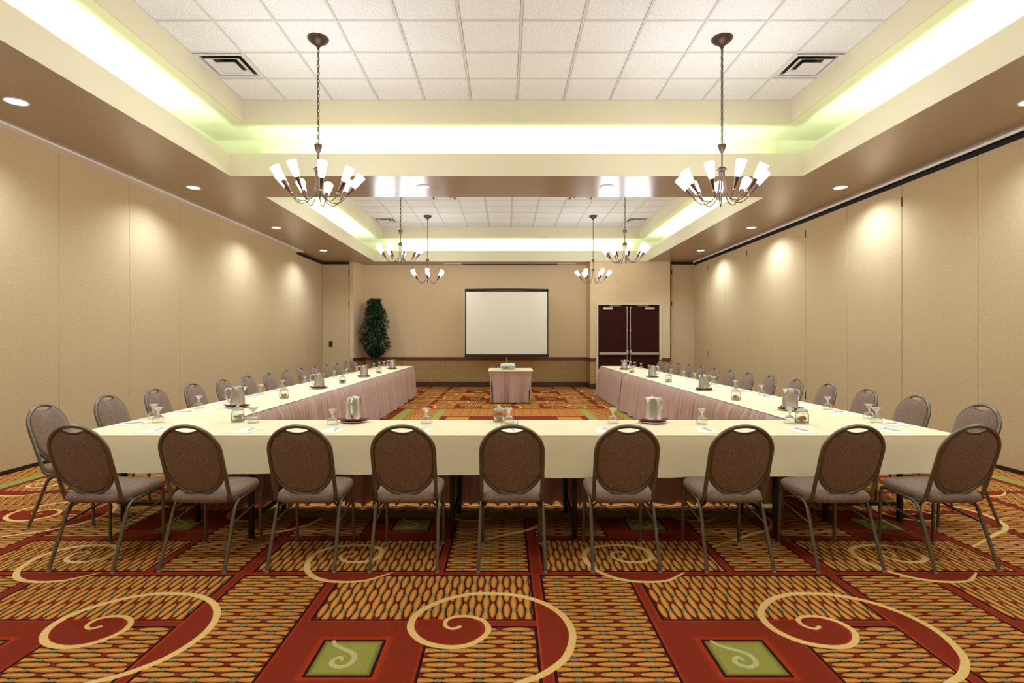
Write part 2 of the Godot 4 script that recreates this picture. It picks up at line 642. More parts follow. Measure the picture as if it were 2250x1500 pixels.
func build_floor() -> void:
	var wh := weave_tile(true, 3)
	var wv := weave_tile(false, 4)
	var mats := {}
	mats.field = carpet_mat(carpet_field(wh, wv))
	var wt := {}
	for k in ["wh", "wv"]:
		var src: Image = wh if k == "wh" else wv
		var im: Image = src.duplicate()
		wt[k] = im
		mats[k] = carpet_mat(ImageTexture.create_from_image(im))
	mats.red = plain_pile(RED, 21)
	mats.moss = plain_pile(Color8(158, 156, 78), 22)
	mats.amber = plain_pile(Color8(206, 128, 48), 23)
	var surf := {}
	var lay := func(kind: String, x0: float, x1: float, d0: float, d1: float) -> void:
		if not surf.has(kind):
			surf[kind] = MB.new()
		var ps := []
		var us := []
		for q in [[x0, d0], [x1, d0], [x1, d1], [x0, d1]]:
			ps.append(P(q[0], 0.0, q[1]))
			if kind == "field":
				us.append(Vector2((q[0] - CXA) / CPX, (CDA + CPD - q[1]) / CPD))
			elif kind == "wh":
				us.append(Vector2(q[0] / 0.171, -q[1] / 0.075))
			elif kind == "wv":
				us.append(Vector2(q[0] / 0.075, -q[1] / 0.171))
			else:
				us.append(Vector2(q[0], -q[1]) / 0.3)
		surf[kind].face(ps, Vector3.UP, us)
	var n0 := -1.7
	var f0 := RD + 0.1
	# along the side walls
	lay.call("wv", LW - 0.1, -4.98, n0, f0)
	lay.call("moss", -4.98, -4.84, n0, f0)
	lay.call("red", -4.84, -4.77, n0, f0)
	lay.call("red", 4.98, 5.05, n0, f0)
	lay.call("moss", 5.05, 5.19, n0, f0)
	lay.call("wv", 5.19, RW + 0.1, n0, f0)
	# open field round the centre panel
	var xl := -2.19
	var xr := 2.5
	var dn := 4.46
	var df := 11.45
	lay.call("field", -4.77, xl, n0, f0)
	lay.call("field", xr, 4.98, n0, f0)
	lay.call("field", xl, xr, n0, dn)
	lay.call("field", xl, xr, df, f0)
	# centre panel
	lay.call("red", xl, -2.05, dn, df)
	lay.call("red", 2.36, xr, dn, df)
	lay.call("red", -2.05, 2.36, 11.37, df)
	lay.call("moss", -2.05, -1.86, dn, 11.37)
	lay.call("moss", 2.17, 2.36, dn, 11.37)
	lay.call("moss", -1.86, 2.17, dn, 4.62)
	lay.call("wh", -1.86, 2.17, 4.62, 5.2)
	lay.call("wv", -1.86, -1.34, 5.2, 11.37)
	lay.call("wv", 1.65, 2.17, 5.2, 11.37)
	lay.call("moss", -1.34, -1.19, 5.2, 11.37)
	lay.call("moss", 1.5, 1.65, 5.2, 11.37)
	lay.call("wh", -1.19, 1.5, 10.35, 11.37)
	lay.call("red", -1.19, 1.5, 10.2, 10.35)
	lay.call("red", -1.19, -1.07, 5.2, 10.2)
	lay.call("red", 1.38, 1.5, 5.2, 10.2)
	lay.call("amber", -1.07, -0.66, 5.2, 10.2)
	lay.call("amber", 0.95, 1.38, 5.2, 10.2)
	lay.call("red", -0.66, 0.95, 5.2, 10.2)
	var am := ArrayMesh.new()
	for k in surf:
		am.add_surface_from_arrays(Mesh.PRIMITIVE_TRIANGLES, surf[k].arrays())
		am.surface_set_material(am.get_surface_count() - 1, mats[k])
	var slab := MB.new()
	slab.span(P(LW - 0.3, -0.2, n0), P(RW + 0.3, -0.004, f0 + 0.2))
	am.add_surface_from_arrays(Mesh.PRIMITIVE_TRIANGLES, slab.arrays())
	am.surface_set_material(am.get_surface_count() - 1, M.dark)
	struct(inst("floor", am, null, self), "red and gold patterned carpet with scrolls and woven panels")

# ---------- the room ----------
func ring(x0: float, x1: float, d0: float, d1: float, w: float, y0: float, y1: float) -> MB:
	# four boxes standing just outside the rectangle, w thick
	var b := MB.new()
	b.span(P(x0 - w, y0, d0 - w), P(x0, y1, d1 + w))
	b.span(P(x1, y0, d0 - w), P(x1 + w, y1, d1 + w))
	b.span(P(x0, y0, d0 - w), P(x1, y1, d0))
	b.span(P(x0, y0, d1), P(x1, y1, d1 + w))
	return b

func build_tray(root: Node3D, x0: float, x1: float, d0: float, d1: float, vents: Array) -> void:
	var lip_top := CY + 2.516
	var cove_y := CY + 2.859
	put("cove_lip", ring(x0, x1, d0, d1, 0.05, SOF + 0.001, lip_top), M.cream, root)
	put("lip_facing", ring(x0 + 0.004, x1 - 0.004, d0 + 0.004, d1 - 0.004, 0.0035, SOF - 0.0005, lip_top + 0.001), M.cream, root)
	var c := 0.447
	put("cove_wall", ring(x0 - c, x1 + c, d0 - c, d1 + c, 0.03, SOF + 0.03, cove_y), M.cove, root)
	var u0 := x0 + 0.272
	var u1 := x1 - 0.278
	var e0 := d0 + 0.225
	var e1 := d1 - 0.225
	put("cove_ceiling", ring(u0 - 0.02, u1 + 0.02, e0 - 0.02, e1 + 0.02, c + 0.28, cove_y, cove_y + 0.03), M.cove, root)
	put("fascia", ring(u0, u1, e0, e1, 0.02, cove_y, CEIL + 0.06), M.cream, root)
	var lid := MB.new()
	lid.span(P(u0 - 0.1, CEIL + 0.03, e0 - 0.1), P(u1 + 0.1, CEIL + 0.08, e1 + 0.1))
	put("ceiling_deck", lid, M.grid, root)
	# tiles in an exposed grid; lines count from the far fascia and from the middle
	var tl := 0.61
	var bars := MB.new()
	var xs := [u0]
	for k in range(-6, 7):
		var x := MX + 0.005 + k * tl
		if x > u0 + 0.05 and x < u1 - 0.05:
			xs.append(x)
	xs.append(u1)
	var ds := []
	var d := e1
	while d > e0 + 0.05:
		ds.append(d)
		d -= tl
	ds.append(e0)
	for x in xs:
		bars.span(P(x - 0.011, CEIL - 0.005, e0), P(x + 0.011, CEIL + 0.03, e1))
	for q in ds:
		bars.span(P(u0, CEIL - 0.0045, q - 0.011), P(u1, CEIL + 0.029, q + 0.011))
	put("grid_bars", bars, M.grid, root)
	var shared := {}
	for i in xs.size() - 1:
		for j in ds.size() - 1:
			var skip := false
			for vt in vents:
				if vt[0] == i and vt[1] == j:
					skip = true
			if skip:
				continue
			var w: float = xs[i + 1] - xs[i] - 0.024
			var l: float = ds[j] - ds[j + 1] - 0.024
			var key := "%.3f %.3f" % [w, l]
			if not shared.has(key):
				var b := MB.new()
				b.box(Vector3.ZERO, Vector3(w, 0.018, l), 0.005)
				shared[key] = b.mesh()
			var o := inst("ceiling_tile", shared[key], M.tile, root)
			o.position = P((xs[i] + xs[i + 1]) * 0.5, CEIL + 0.0105, (ds[j] + ds[j + 1]) * 0.5)
	for vt in vents:
		var i: int = vt[0]
		var j: int = vt[1]
		vent(P((xs[i] + xs[i + 1]) * 0.5, CEIL, (ds[j] + ds[j + 1]) * 0.5), xs[i + 1] - xs[i] - 0.024, vt[2], vt[3])

func vent(at: Vector3, w: float, bend: float, label: String) -> void:
	# square diffuser: stepped square blades round a flat plate
	var t := thing("ceiling_vent", at)
	tag(t, label, "vent", "ceiling vents")
	var bk := MB.new()
	bk.box(Vector3(0, 0.026, 0), Vector3(w, 0.004, w))
	put("backing", bk, M.black, t)
	var h := w * 0.5
	var sq := func(r: float, y: float) -> Array:
		return [Vector3(-r, y, -r), Vector3(r, y, -r), Vector3(r, y, r), Vector3(-r, y, r)]
	var cone := func(called: String, steps: Array) -> void:      # square funnel through (half width, height) steps
		var b := MB.new()
		for k in steps.size() - 1:
			var p: Array = sq.call(steps[k][0], steps[k][1])
			var q: Array = sq.call(steps[k + 1][0], steps[k + 1][1])
			for i in 4:
				var n := (i + 1) % 4
				b.face([p[i], p[n], q[n], q[i]], Vector3.DOWN * (1.0 if absf(steps[k][0] - steps[k + 1][0]) > 0.01 else 0.0) - (p[i] + p[n]) * (0.0 if absf(steps[k][0] - steps[k + 1][0]) > 0.01 else 1.0))
		put(called, b, M.white_metal, t)
	cone.call("flange", [[h, -0.004], [h - 0.035, -0.004], [h - 0.035, 0.024]])
	cone.call("blade", [[h - 0.075, -0.012], [h - 0.09, -0.012], [h - 0.14, 0.018]])
	var pl := MB.new()
	pl.box(Vector3(0, -0.014, 0), Vector3(w - 0.32, 0.004, w - 0.32), 0.001)
	put("plate", pl, M.white_metal, t)
	cone.call("throat", [[h - 0.165, -0.012], [h - 0.21, 0.018]])

func cove_lamp(a: Vector3, b: Vector3, label: String) -> void:
	# a run of fluorescent battens hidden behind the lip, shining up
	var mid := (a + b) * 0.5
	var along := b - a
	var t := thing("cove_light", mid)
	tag(t, label, "light", "fluorescent battens in the ceiling coves")
	var turn := atan2(-along.z, along.x)
	t.rotation.y = turn
	var l := along.length()
	var h := MB.new()
	h.box(Vector3(0, 0.025, 0), Vector3(l, 0.05, 0.07), 0.004)
	put("housing", h, M.white_metal, t)
	var tb := MB.new()
	tb.tube([Vector3(-l * 0.5 + 0.02, 0.07, 0), Vector3(l * 0.5 - 0.02, 0.07, 0)], 0.014, 8)
	put("lamp_tube", tb, M.tube, t)
	var ar := AreaLight3D.new()
	ar.name = "cove_glow"
	ar.area_size = Vector2(l, 0.05)
	ar.light_color = Color(0.91, 1.0, 0.86)
	ar.light_energy = E_COVE * l
	ar.area_range = 30.0
	ar.shadow_enabled = true
	t.add_child(ar)
	ar.position = Vector3(0, 0.09, 0)
	ar.rotation = Vector3(PI / 2, 0, 0)

func build_ceiling() -> void:
	var root := Node3D.new()
	root.name = "ceiling"
	add_child(root)
	struct(root, "tan soffits round two raised trays with white acoustic tiles")
	var x0 := -3.735
	var x1 := 4.045
	var a0 := 0.32
	var a1 := 7.52
	var b0 := 8.634
	var b1 := 15.84
	var n0 := -1.7
	var f0 := RD + 0.2
	var s := MB.new()
	s.span(P(LW - 0.2, SOF, n0), P(x0, SOF + 0.03, f0))
	s.span(P(x1, SOF, n0), P(RW + 0.2, SOF + 0.03, f0))
	s.span(P(x0, SOF, n0), P(x1, SOF + 0.03, a0))
	s.span(P(x0, SOF, a1), P(x1, SOF + 0.03, b0))
	s.span(P(x0, SOF, b1), P(x1, SOF + 0.03, f0))
	put("soffit", s, M.soffit, root)
	build_tray(root, x0, x1, a0, a1, [[0, 1, 0, "square ceiling vent in the near tray above the left chandelier"], [11, 1, 0, "square ceiling vent in the near tray above the right chandelier"]])
	build_tray(root, x0, x1, b0, b1, [[0, 1, 0, "small square ceiling vent at the far left corner of the far tray"], [11, 1, 0, "small square ceiling vent at the far right corner of the far tray"], [3, 5, 0, "left of the two vents close behind the ceiling beam"], [8, 5, 0, "right of the two vents close behind the ceiling beam"]])
	var k := 0
	for tr in [[a0, a1, "near"], [b0, b1, "far"]]:
		var y := SOF + 0.03
		var q := 0.125
		var e := 0.45
		var nm: String = tr[2]
		cove_lamp(P(x0 - q, y, tr[0] + e), P(x0 - q, y, tr[1] - e), "glow behind the left lip of the %s ceiling tray" % nm)
		cove_lamp(P(x1 + q, y, tr[0] + e), P(x1 + q, y, tr[1] - e), "glow behind the right lip of the %s ceiling tray" % nm)
		cove_lamp(P(x0 + e, y, tr[1] + q), P(x1 - e, y, tr[1] + q), "glow behind the far lip of the %s ceiling tray" % nm)
		cove_lamp(P(x0 + e, y, tr[0] - q), P(x1 - e, y, tr[0] - q), "glow behind the camera-side lip of the %s ceiling tray" % nm)
		k += 1
	# slot diffuser in the recess soffit
	var sl := thing("slot_diffuser", P(0.135, SOF, 16.3))
	tag(sl, "long dark slot air diffuser above the projection screen", "diffuser")
	var fr := MB.new()
	fr.box(Vector3(0, -0.002, 0.05), Vector3(3.9, 0.004, 0.03))
	fr.box(Vector3(0, -0.002, -0.05), Vector3(3.9, 0.004, 0.03))
	put("frame", fr, M.track, sl)
	var gp := MB.new()
	gp.box(Vector3(0, -0.013, 0), Vector3(2.8, 0.026, 0.07))
	put("slot", gp, M.black, sl)
	for sx in [-1.0, 1.0]:
		var en := MB.new()
		en.box(Vector3(sx * 1.675, -0.003, 0), Vector3(0.55, 0.006, 0.07))
		put("end_plate", en, M.track, sl)
	# behind-the-camera closing lid above everything
	var roof := MB.new()
	roof.span(P(LW - 0.3, CEIL + 0.1, n0 - 0.3), P(RW + 0.3, CEIL + 0.2, f0 + 0.2))
	put("roof_slab", roof, M.dark, root)

func partition(called: String, face_x: float, sgn: float, d_first: float, d_end: float, top: float, label: String, latches: Array) -> void:
	var root := Node3D.new()
	root.name = called
	add_child(root)
	struct(root, label)
	var bk := MB.new()
	bk.span(P(face_x + sgn * 0.05, 0.0, -1.7), P(face_x + sgn * 0.2, CEIL + 0.1, d_end + 1.0))
	put("backing", bk, M.dark, root)
	var w := 1.218
	var cuts := []
	var d := d_first
	while d > -1.6:
		d -= w
	while d < d_end - 0.1:
		cuts.append(d)
		d += w
	cuts.append(d_end)
	var pan := {}
	for i in cuts.size() - 1:
		var l: float = cuts[i + 1] - cuts[i] - 0.007
		var key := "%.3f" % l
		if not pan.has(key):
			var b := MB.new()
			b.box(Vector3.ZERO, Vector3(0.07, top - 0.045, l), 0.004)
			pan[key] = b.mesh()
		var o := inst("wall_panel", pan[key], M.panel, root)
		o.position = P(face_x + sgn * 0.035, 0.045 + (top - 0.045) * 0.5, (cuts[i] + cuts[i + 1]) * 0.5)
		var sw := MB.new()
		sw.box(Vector3.ZERO, Vector3(0.05, 0.045, l))
		var so := put("floor_seal", sw, M.black, root)
		so.position = P(face_x + sgn * 0.03, 0.0225, (cuts[i] + cuts[i + 1]) * 0.5)
	for q in latches:
		var lb := MB.new()
		lb.box(P(face_x - sgn * 0.004, q[1], q[0]), Vector3(0.012, 0.13, 0.02), 0.002)
		put("latch", lb, M.bronze, root)

func build_walls() -> void:
	partition("wall_left", LW, -1.0, 6.548, 15.95, SOF - 0.005, "row of tall beige fabric partition panels on the left", [])
	partition("wall_right", RW, 1.0, 6.379, 15.98, SOF - 0.095, "row of tall beige fabric partition panels under a dark track on the right", [[7.597, 3.32], [10.03, 3.34], [12.47, 3.36], [14.9, 3.36], [10.03, 0.42], [14.9, 1.05]])
	# track trims on the soffit
	var t1 := MB.new()
	t1.span(P(LW - 0.01, SOF - 0.022, -1.6), P(-5.10, SOF - 0.001, 14.0))
	struct(put("trim_1", t1, M.track), "pale flat track plate over the left partition")
	var t2 := MB.new()
	t2.span(P(RW - 0.035, SOF - 0.03, -1.6), P(RW - 0.02, SOF, 15.95))
	struct(put("trim_2", t2, M.track), "thin pale track edge over the right partition")
	var t3 := MB.new()
	t3.span(P(LW + 0.0, SOF - 0.07, 14.0), P(LW + 0.02, SOF - 0.001, 15.94))
	t3.span(P(LW + 0.02, SOF - 0.07, 15.92), P(-4.5, SOF - 0.001, 15.94))
	struct(put("trim_3", t3, M.dark), "dark track end at the far left corner")
	var t4 := MB.new()
	t4.span(P(4.80, SOF - 0.075, 15.93), P(RW - 0.03, SOF - 0.001, 15.96))
	struct(put("trim_4", t4, M.dark), "dark track end at the far right corner")
	# pocket doors that hide the stacked partitions
	var pl := Node3D.new()
	pl.name = "door_1"
	add_child(pl)
	struct(pl, "narrow beige pocket door in the far left corner")
	var b := MB.new()
	b.span(P(LW, 0.02, 15.95), P(-4.5, SOF - 0.03, 16.0), 0.003)
	put("leaf", b, M.panel, pl)
	b = MB.new()
	b.span(P(-4.49, 0.02, 15.93), P(-4.38, SOF - 0.005, 16.0), 0.004)
	put("jamb", b, M.panel, pl)
	b = MB.new()
	b.span(P(-4.385, 0.02, 15.925), P(-4.37, SOF, 16.0))
	put("edge_strip", b, M.base, pl)
	for h in [3.36, 2.45]:
		b = MB.new()
		b.box(P(-4.505, h, 15.945), Vector3(0.025, 0.13, 0.012), 0.002)
		put("hinge", b, M.bronze, pl)
	b = MB.new()
	b.box(P(-5.03, 1.29, 15.943), Vector3(0.1, 0.16, 0.014), 0.003)
	put("flush_pull", b, M.black, pl)
	var pr := Node3D.new()
	pr.name = "door_2"
	add_child(pr)
	struct(pr, "narrow beige pocket door in the far right corner")
	b = MB.new()
	b.span(P(4.79, 0.02, 15.96), P(RW, SOF - 0.03, 16.02), 0.003)
	put("leaf", b, M.panel, pr)
	b = MB.new()
	b.span(P(4.735, 0.02, 15.93), P(4.785, SOF - 0.02, 16.02), 0.003)
	put("jamb", b, M.base, pr)
	for h in [3.36, 2.45]:
		b = MB.new()
		b.box(P(4.805, h, 15.955), Vector3(0.025, 0.13, 0.012), 0.002)
		put("hinge", b, M.bronze, pr)
	# papered end wall: splayed left return, recess, right return, door wall
	var pts := [Vector2(-4.36, 15.9), Vector2(-4.19, RD), Vector2(2.43, RD), Vector2(2.447, DW), Vector2(2.60, DW)]
	var rail_lo := 0.80
	var rail_hi := 0.893
	var wall := Node3D.new()
	wall.name = "wall_back"
	add_child(wall)
	struct(wall, "speckled tan wallpaper over a darker dado on the far wall")
	var up := MB.new()
	var lo := MB.new()
	var rl := MB.new()
	var bs := MB.new()
	var runs := []
	for i in pts.size() - 1:
		runs.append([pts[i], pts[i + 1]])
	runs.append([Vector2(4.50, DW), Vector2(4.735, DW)])
	for r in runs:
		var a: Vector2 = r[0]
		var c: Vector2 = r[1]
		var dir := (c - a).normalized()
		var out := Vector2(dir.y, -dir.x)       # towards the room
		var slab := func(mb: MB, y0: float, y1: float, near: float, far: float) -> void:
			var e := dir * 0.0
			var q := [a - e + out * near, c + e + out * near, c + e - out * far, a - e - out * far]
			var lw := []
			var hg := []
			for p in q:
				lw.append(P(p.x, y0, p.y))
				hg.append(P(p.x, y1, p.y))
			mb.face(hg, Vector3.UP)
			mb.face(lw, Vector3.DOWN)
			var cen: Vector3 = (lw[0] + lw[2]) * 0.5
			for i in 4:
				var j := (i + 1) % 4
				mb.face([lw[i], lw[j], hg[j], hg[i]], (lw[i] + lw[j]) * 0.5 - cen)
		slab.call(up, rail_hi - 0.01, SOF + 0.02, 0.0, 0.12)
		slab.call(lo, 0.0, rail_lo + 0.01, 0.0, 0.12)
		slab.call(rl, rail_lo, rail_hi, 0.025, 0.0)
		slab.call(bs, 0.0, 0.155, 0.016, 0.0)
	var ov := MB.new()
	ov.span(P(2.60, 2.46, DW), P(4.50, SOF + 0.02, DW + 0.12))
	put("wallpaper", up, M.paper, wall)
	put("wallpaper", ov, M.paper, wall)
	put("dado", lo, M.dado, wall)
	put("chair_rail", rl, M.rail, wall)
	struct(put("baseboard_back", bs, M.base), "dark brown baseboard along the far wall")
	var bk := MB.new()
	bk.span(P(LW - 0.2, 0, RD + 0.13), P(RW + 0.2, CEIL, RD + 0.3))
	put("outer_leaf", bk, M.dark, wall)
	var fw := MB.new()
	fw.span(P(LW - 0.2, 0, -1.85), P(RW + 0.2, CEIL + 0.1, -1.65))
	struct(put("wall_front", fw, M.panel), "beige wall behind the camera")
	build_doors()

func build_doors() -> void:
	var root := Node3D.new()
	root.name = "door_3"
	add_child(root)
	struct(root, "pair of dark brown exit doors with steel push bars")
	var x0 := 2.671
	var x1 := 4.428
	var h := 2.408
	var f := MB.new()
	f.span(P(x0 - 0.06, 0, DW - 0.025), P(x0, h + 0.055, DW + 0.12), 0.004)
	f.span(P(x1, 0, DW - 0.025), P(x1 + 0.06, h + 0.055, DW + 0.12), 0.004)
	f.span(P(x0, h, DW - 0.025), P(x1, h + 0.055, DW + 0.12), 0.004)
	put("door_frame", f, M.door_frame, root)
	var mid := (x0 + x1) * 0.5
	for s in [-1.0, 1.0]:
		var a := x0 + 0.006 if s < 0 else mid + 0.004
		var b := mid - 0.004 if s < 0 else x1 - 0.006
		var q := MB.new()
		q.span(P(a, 0.012, DW + 0.04), P(b, h - 0.006, DW + 0.085), 0.003)
		var leaf := put("door_leaf", q, M.door, root)
		q = MB.new()
		q.span(P(a + 0.02, 0.98, DW - 0.045), P(b - 0.02, 1.055, DW + 0.0), 0.008)
		put("push_bar", q, M.satin, leaf)
		var xe := b - 0.045 if s < 0 else a + 0.045
		q = MB.new()
		q.span(P(xe - 0.035, 1.0, DW - 0.055), P(xe + 0.035, 1.125, DW + 0.04), 0.01)
		put("latch_case", q, M.satin, leaf)
		q = MB.new()
		q.tube([P(xe, 0.06, DW + 0.015), P(xe, h - 0.08, DW + 0.015)], 0.011, 8)
		q.box(P(xe, 1.68, DW + 0.02), Vector3(0.05, 0.03, 0.04), 0.004)
		put("vertical_rod", q, M.satin, leaf)
		q = MB.new()
		q.span(P(xe - 0.022, h - 0.11, DW - 0.005), P(xe + 0.022, h - 0.04, DW + 0.04), 0.006)
		put("top_latch", q, M.satin, leaf)
		var xc := x0 + 0.28 if s < 0 else x1 - 0.28
		q = MB.new()
		q.span(P(xc - 0.14, h - 0.13, DW - 0.02), P(xc + 0.14, h - 0.065, DW + 0.04), 0.006)
		put("closer", q, M.satin, leaf)
		q = MB.new()
		q.box(P(xc - s * 0.2, h - 0.028, DW - 0.03), Vector3(0.32, 0.014, 0.03), 0.003)
		put("closer_arm", q, M.satin, leaf)
	var k := MB.new()
	k.span(P(x0, 0.0, DW), P(x1, 0.011, DW + 0.12))
	put("threshold", k, M.satin, root)
	var vb := MB.new()
	vb.span(P(x0 - 0.1, 0, DW + 0.1), P(x1 + 0.1, h + 0.1, DW + 0.14))
	put("backing", vb, M.dark, root)

# ---------- lamps ----------
func downlight(x: float, d: float, label: String) -> void:
	var t := thing("downlight", P(x, SOF, d))
	tag(t, label, "downlight", "recessed downlights in the soffits")
	var r := MB.new()
	r.lathe([Vector2(0.098, -0.001), Vector2(0.098, -0.006), Vector2(0.09, -0.008), Vector2(0.084, -0.003)], 28)
	put("trim_ring", r, M.white_metal, t)
	var l := MB.new()
	l.lathe([Vector2(0.0, -0.004), Vector2(0.085, -0.004), Vector2(0.085, -0.001), Vector2(0.0, -0.001)], 20)
	put("lens", l, M.lens, t)
	var s := SpotLight3D.new()
	s.name = "beam"
	s.spot_angle = 74.0
	s.spot_angle_attenuation = 0.75
	s.spot_range = 40.0
	s.light_size = 0.05
	s.light_energy = E_DOWN
	s.light_color = Color(0.87, 0.93, 1.0)
	s.shadow_enabled = true
	t.add_child(s)
	s.position = Vector3(0, -0.02, 0)
	s.rotation = Vector3(-PI / 2, 0, 0)

func make_chandelier(n: int) -> Node3D:
	# origin on the ceiling; heights run down from it
	var t := thing("chandelier", Vector3.ZERO)
	var y0 := CY - CEIL
	var can := MB.new()
	can.lathe([Vector2(0.0, 0.0), Vector2(0.108, 0.0), Vector2(0.108, -0.012), Vector2(0.085, -0.04), Vector2(0.045, -0.066), Vector2(0.018, -0.09), Vector2(0.012, -0.115), Vector2(0.0, -0.115)], 24)
	put("canopy", can, M.bronze, t)
	var cup_y := 2.03 + y0
	var ch := MB.new()
	var y := -0.115
	var k := 0
	while y > cup_y + 0.03:
		var link := []
		for i in 12:
			var w := TAU * i / 12.0
			var p := Vector3(cos(w) * 0.0125, sin(w) * 0.023, 0)
			if k % 2 == 1:
				p = Vector3(0, p.y, p.x)
			link.append(p + Vector3(0, y - 0.02, 0))
		ch.tube(link, 0.0036, 5, true)
		y -= 0.039
		k += 1
	ch.tube([Vector3(0.004, -0.11, 0.004), Vector3(-0.004, (cup_y - 0.11) * 0.5, 0.006), Vector3(0.003, cup_y, 0)], 0.0025, 5)
	put("chain", ch, M.bronze, t)
	var cp := MB.new()
	cp.lathe([Vector2(0.0, cup_y - 0.095), Vector2(0.012, cup_y - 0.09), Vector2(0.026, cup_y - 0.065), Vector2(0.037, cup_y - 0.03), Vector2(0.04, cup_y), Vector2(0.036, cup_y + 0.004), Vector2(0.0, cup_y)], 20)
	put("loop_cup", cp, M.bronze, t)
	var hub := 1.775 + y0
	var sm := MB.new()
	sm.tube([Vector3(0, cup_y - 0.09, 0), Vector3(0, hub, 0)], 0.0075, 10)
	put("stem", sm, M.bronze, t)
	var hb := MB.new()
	hb.lathe([Vector2(0.0, hub - 0.036), Vector2(0.03, hub - 0.036), Vector2(0.045, hub - 0.022), Vector2(0.05, hub - 0.012), Vector2(0.048, hub), Vector2(0.03, hub + 0.018), Vector2(0.01, hub + 0.024), Vector2(0.0, hub + 0.024)], 24)
	put("hub", hb, M.bronze, t)
	var cone_b := Vector3(0.268, 1.49 + y0, 0)
	var axis := Vector3(0.15, 0.215, 0).normalized()
	var xf := Transform3D(Basis(Quaternion(Vector3.UP, axis)), cone_b)
	var arm := MB.new()
	var cur := Curve3D.new()
	var raw := [Vector3(0.026, hub - 0.03, 0), Vector3(0.03, 1.62 + y0, 0), Vector3(0.06, 1.505 + y0, 0), Vector3(0.125, 1.435 + y0, 0), Vector3(0.19, 1.425 + y0, 0), Vector3(0.242, 1.455 + y0, 0), Vector3(0.268, 1.49 + y0, 0)]
	for i in raw.size():
		var tn: Vector3 = (raw[mini(i + 1, raw.size() - 1)] - raw[maxi(i - 1, 0)]) / 6.0
		cur.add_point(raw[i], -tn, tn)
	cur.bake_interval = 0.025
	arm.tube(Array(cur.get_baked_points()), 0.0045, 7)
	var arm_mesh := arm.mesh()
	var kn := MB.new()
	kn.lathe([Vector2(0.0, -0.012), Vector2(0.008, -0.012), Vector2(0.014, -0.004), Vector2(0.014, 0.002), Vector2(0.008, 0.01), Vector2(0.0, 0.01)], 14, xf)
	var kn_mesh := kn.mesh()
	var cn := MB.new()
	cn.lathe([Vector2(0.006, 0.004), Vector2(0.012, 0.045), Vector2(0.02, 0.1), Vector2(0.0285, 0.155), Vector2(0.0, 0.155)], 16, xf)
	var cn_mesh := cn.mesh()
	var sh := MB.new()
	sh.lathe([Vector2(0.0, 0.14), Vector2(0.0295, 0.14), Vector2(0.037, 0.19), Vector2(0.044, 0.24), Vector2(0.051, 0.292), Vector2(0.047, 0.294), Vector2(0.0, 0.29)], 16, xf)
	var sh_mesh := sh.mesh()
	for i in n:
		var w := TAU * (i + 0.35) / n
		var a := inst("arm", arm_mesh, M.bronze, t)
		a.rotation.y = w
		inst("knob", kn_mesh, M.brass, a)
		inst("cone", cn_mesh, M.bronze, a)
		inst("glass_shade", sh_mesh, M.shade, a)
		var o := OmniLight3D.new()
		o.name = "bulb"
		o.light_energy = E_BULB
		o.light_color = Color(0.95, 0.97, 1.0)
		o.light_size = 0.03
		o.omni_range = 40.0
		o.shadow_enabled = true
		a.add_child(o)
		o.position = xf * Vector3(0, 0.215, 0)
	return t

func build_lamps() -> void:
	var i := 0
	var names := ["nearest", "second", "third", "farthest"]
	for d in [5.15, 8.08, 11.0, 13.85]:
		downlight(-4.555, d, "%s recessed downlight over the left wall" % names[i])
		downlight(4.90, d, "%s recessed downlight over the right wall" % names[i])
		i += 1
	downlight(-1.194, 8.04, "left recessed downlight in the beam between the trays")
	downlight(1.477, 8.04, "right recessed downlight in the beam between the trays")
	downlight(-4.555, 2.25, "recessed downlight over the left wall just outside the picture")
	downlight(4.90, 2.25, "recessed downlight over the right wall just outside the picture")
	var c := make_chandelier(9)
	var c6 := make_chandelier(6)
	var spots := [[-1.958, 5.79, "large chandelier at left in the near tray, on a long chain"], [2.27, 5.79, "large chandelier at right in the near tray, on a long chain"],
		[-1.958, 10.35, "middle chandelier on the left, in the far tray behind the beam"], [2.24, 10.35, "middle chandelier on the right, in the far tray behind the beam"],
		[-1.985, 14.15, "farthest and smallest chandelier left of the screen"], [2.25, 14.15, "farthest and smallest chandelier right of the screen"],
		[-1.958, 2.05, "chandelier on the left above the camera, outside the picture"], [2.27, 2.05, "chandelier on the right above the camera, outside the picture"]]
	for k in spots.size():
		var s: Array = spots[k]
		var o: Node3D = c if k == 0 else (c6 if k == 4 else copy(c6 if k == 5 else c, "chandelier", Vector3.ZERO))
		o.position = P(s[0], CEIL, s[1])
		o.rotation.y = 0.0 if k == 0 else 0.33 * k
		tag(o, s[2], "chandelier", "bronze chandeliers with glass cone shades")

# ---------- furniture ----------
func smooth_path(raw: Array, step := 0.02) -> Array:
	var c := Curve3D.new()
	for i in raw.size():
		var tn: Vector3 = (raw[mini(i + 1, raw.size() - 1)] - raw[maxi(i - 1, 0)]) / 6.0
		c.add_point(raw[i], -tn, tn)
	c.bake_interval = step
	return Array(c.get_baked_points())

func back_at(u: float, h: float, off := 0.0) -> Vector3:
	# a point of the chair's leaning back; off moves it towards the sitter
	var k := (h - 0.43) / 0.49
	return Vector3(u, h, 0.24 - lerpf(0.10, -0.065, k)) + Vector3(0, 0.32, -0.95) * off

func cushion(mb: MB, outline: Array, mid: Vector3, up: Vector3, rings: Array) -> void:
	# rings: [scale, height] from the lower centre out over the edge to the upper centre
	var n := outline.size()
	mb_grid_closed(mb, n, rings.size(), func(i: int, j: int) -> Vector3:
		return mid + (outline[i] - mid) * rings[j][0] + up * rings[j][1])

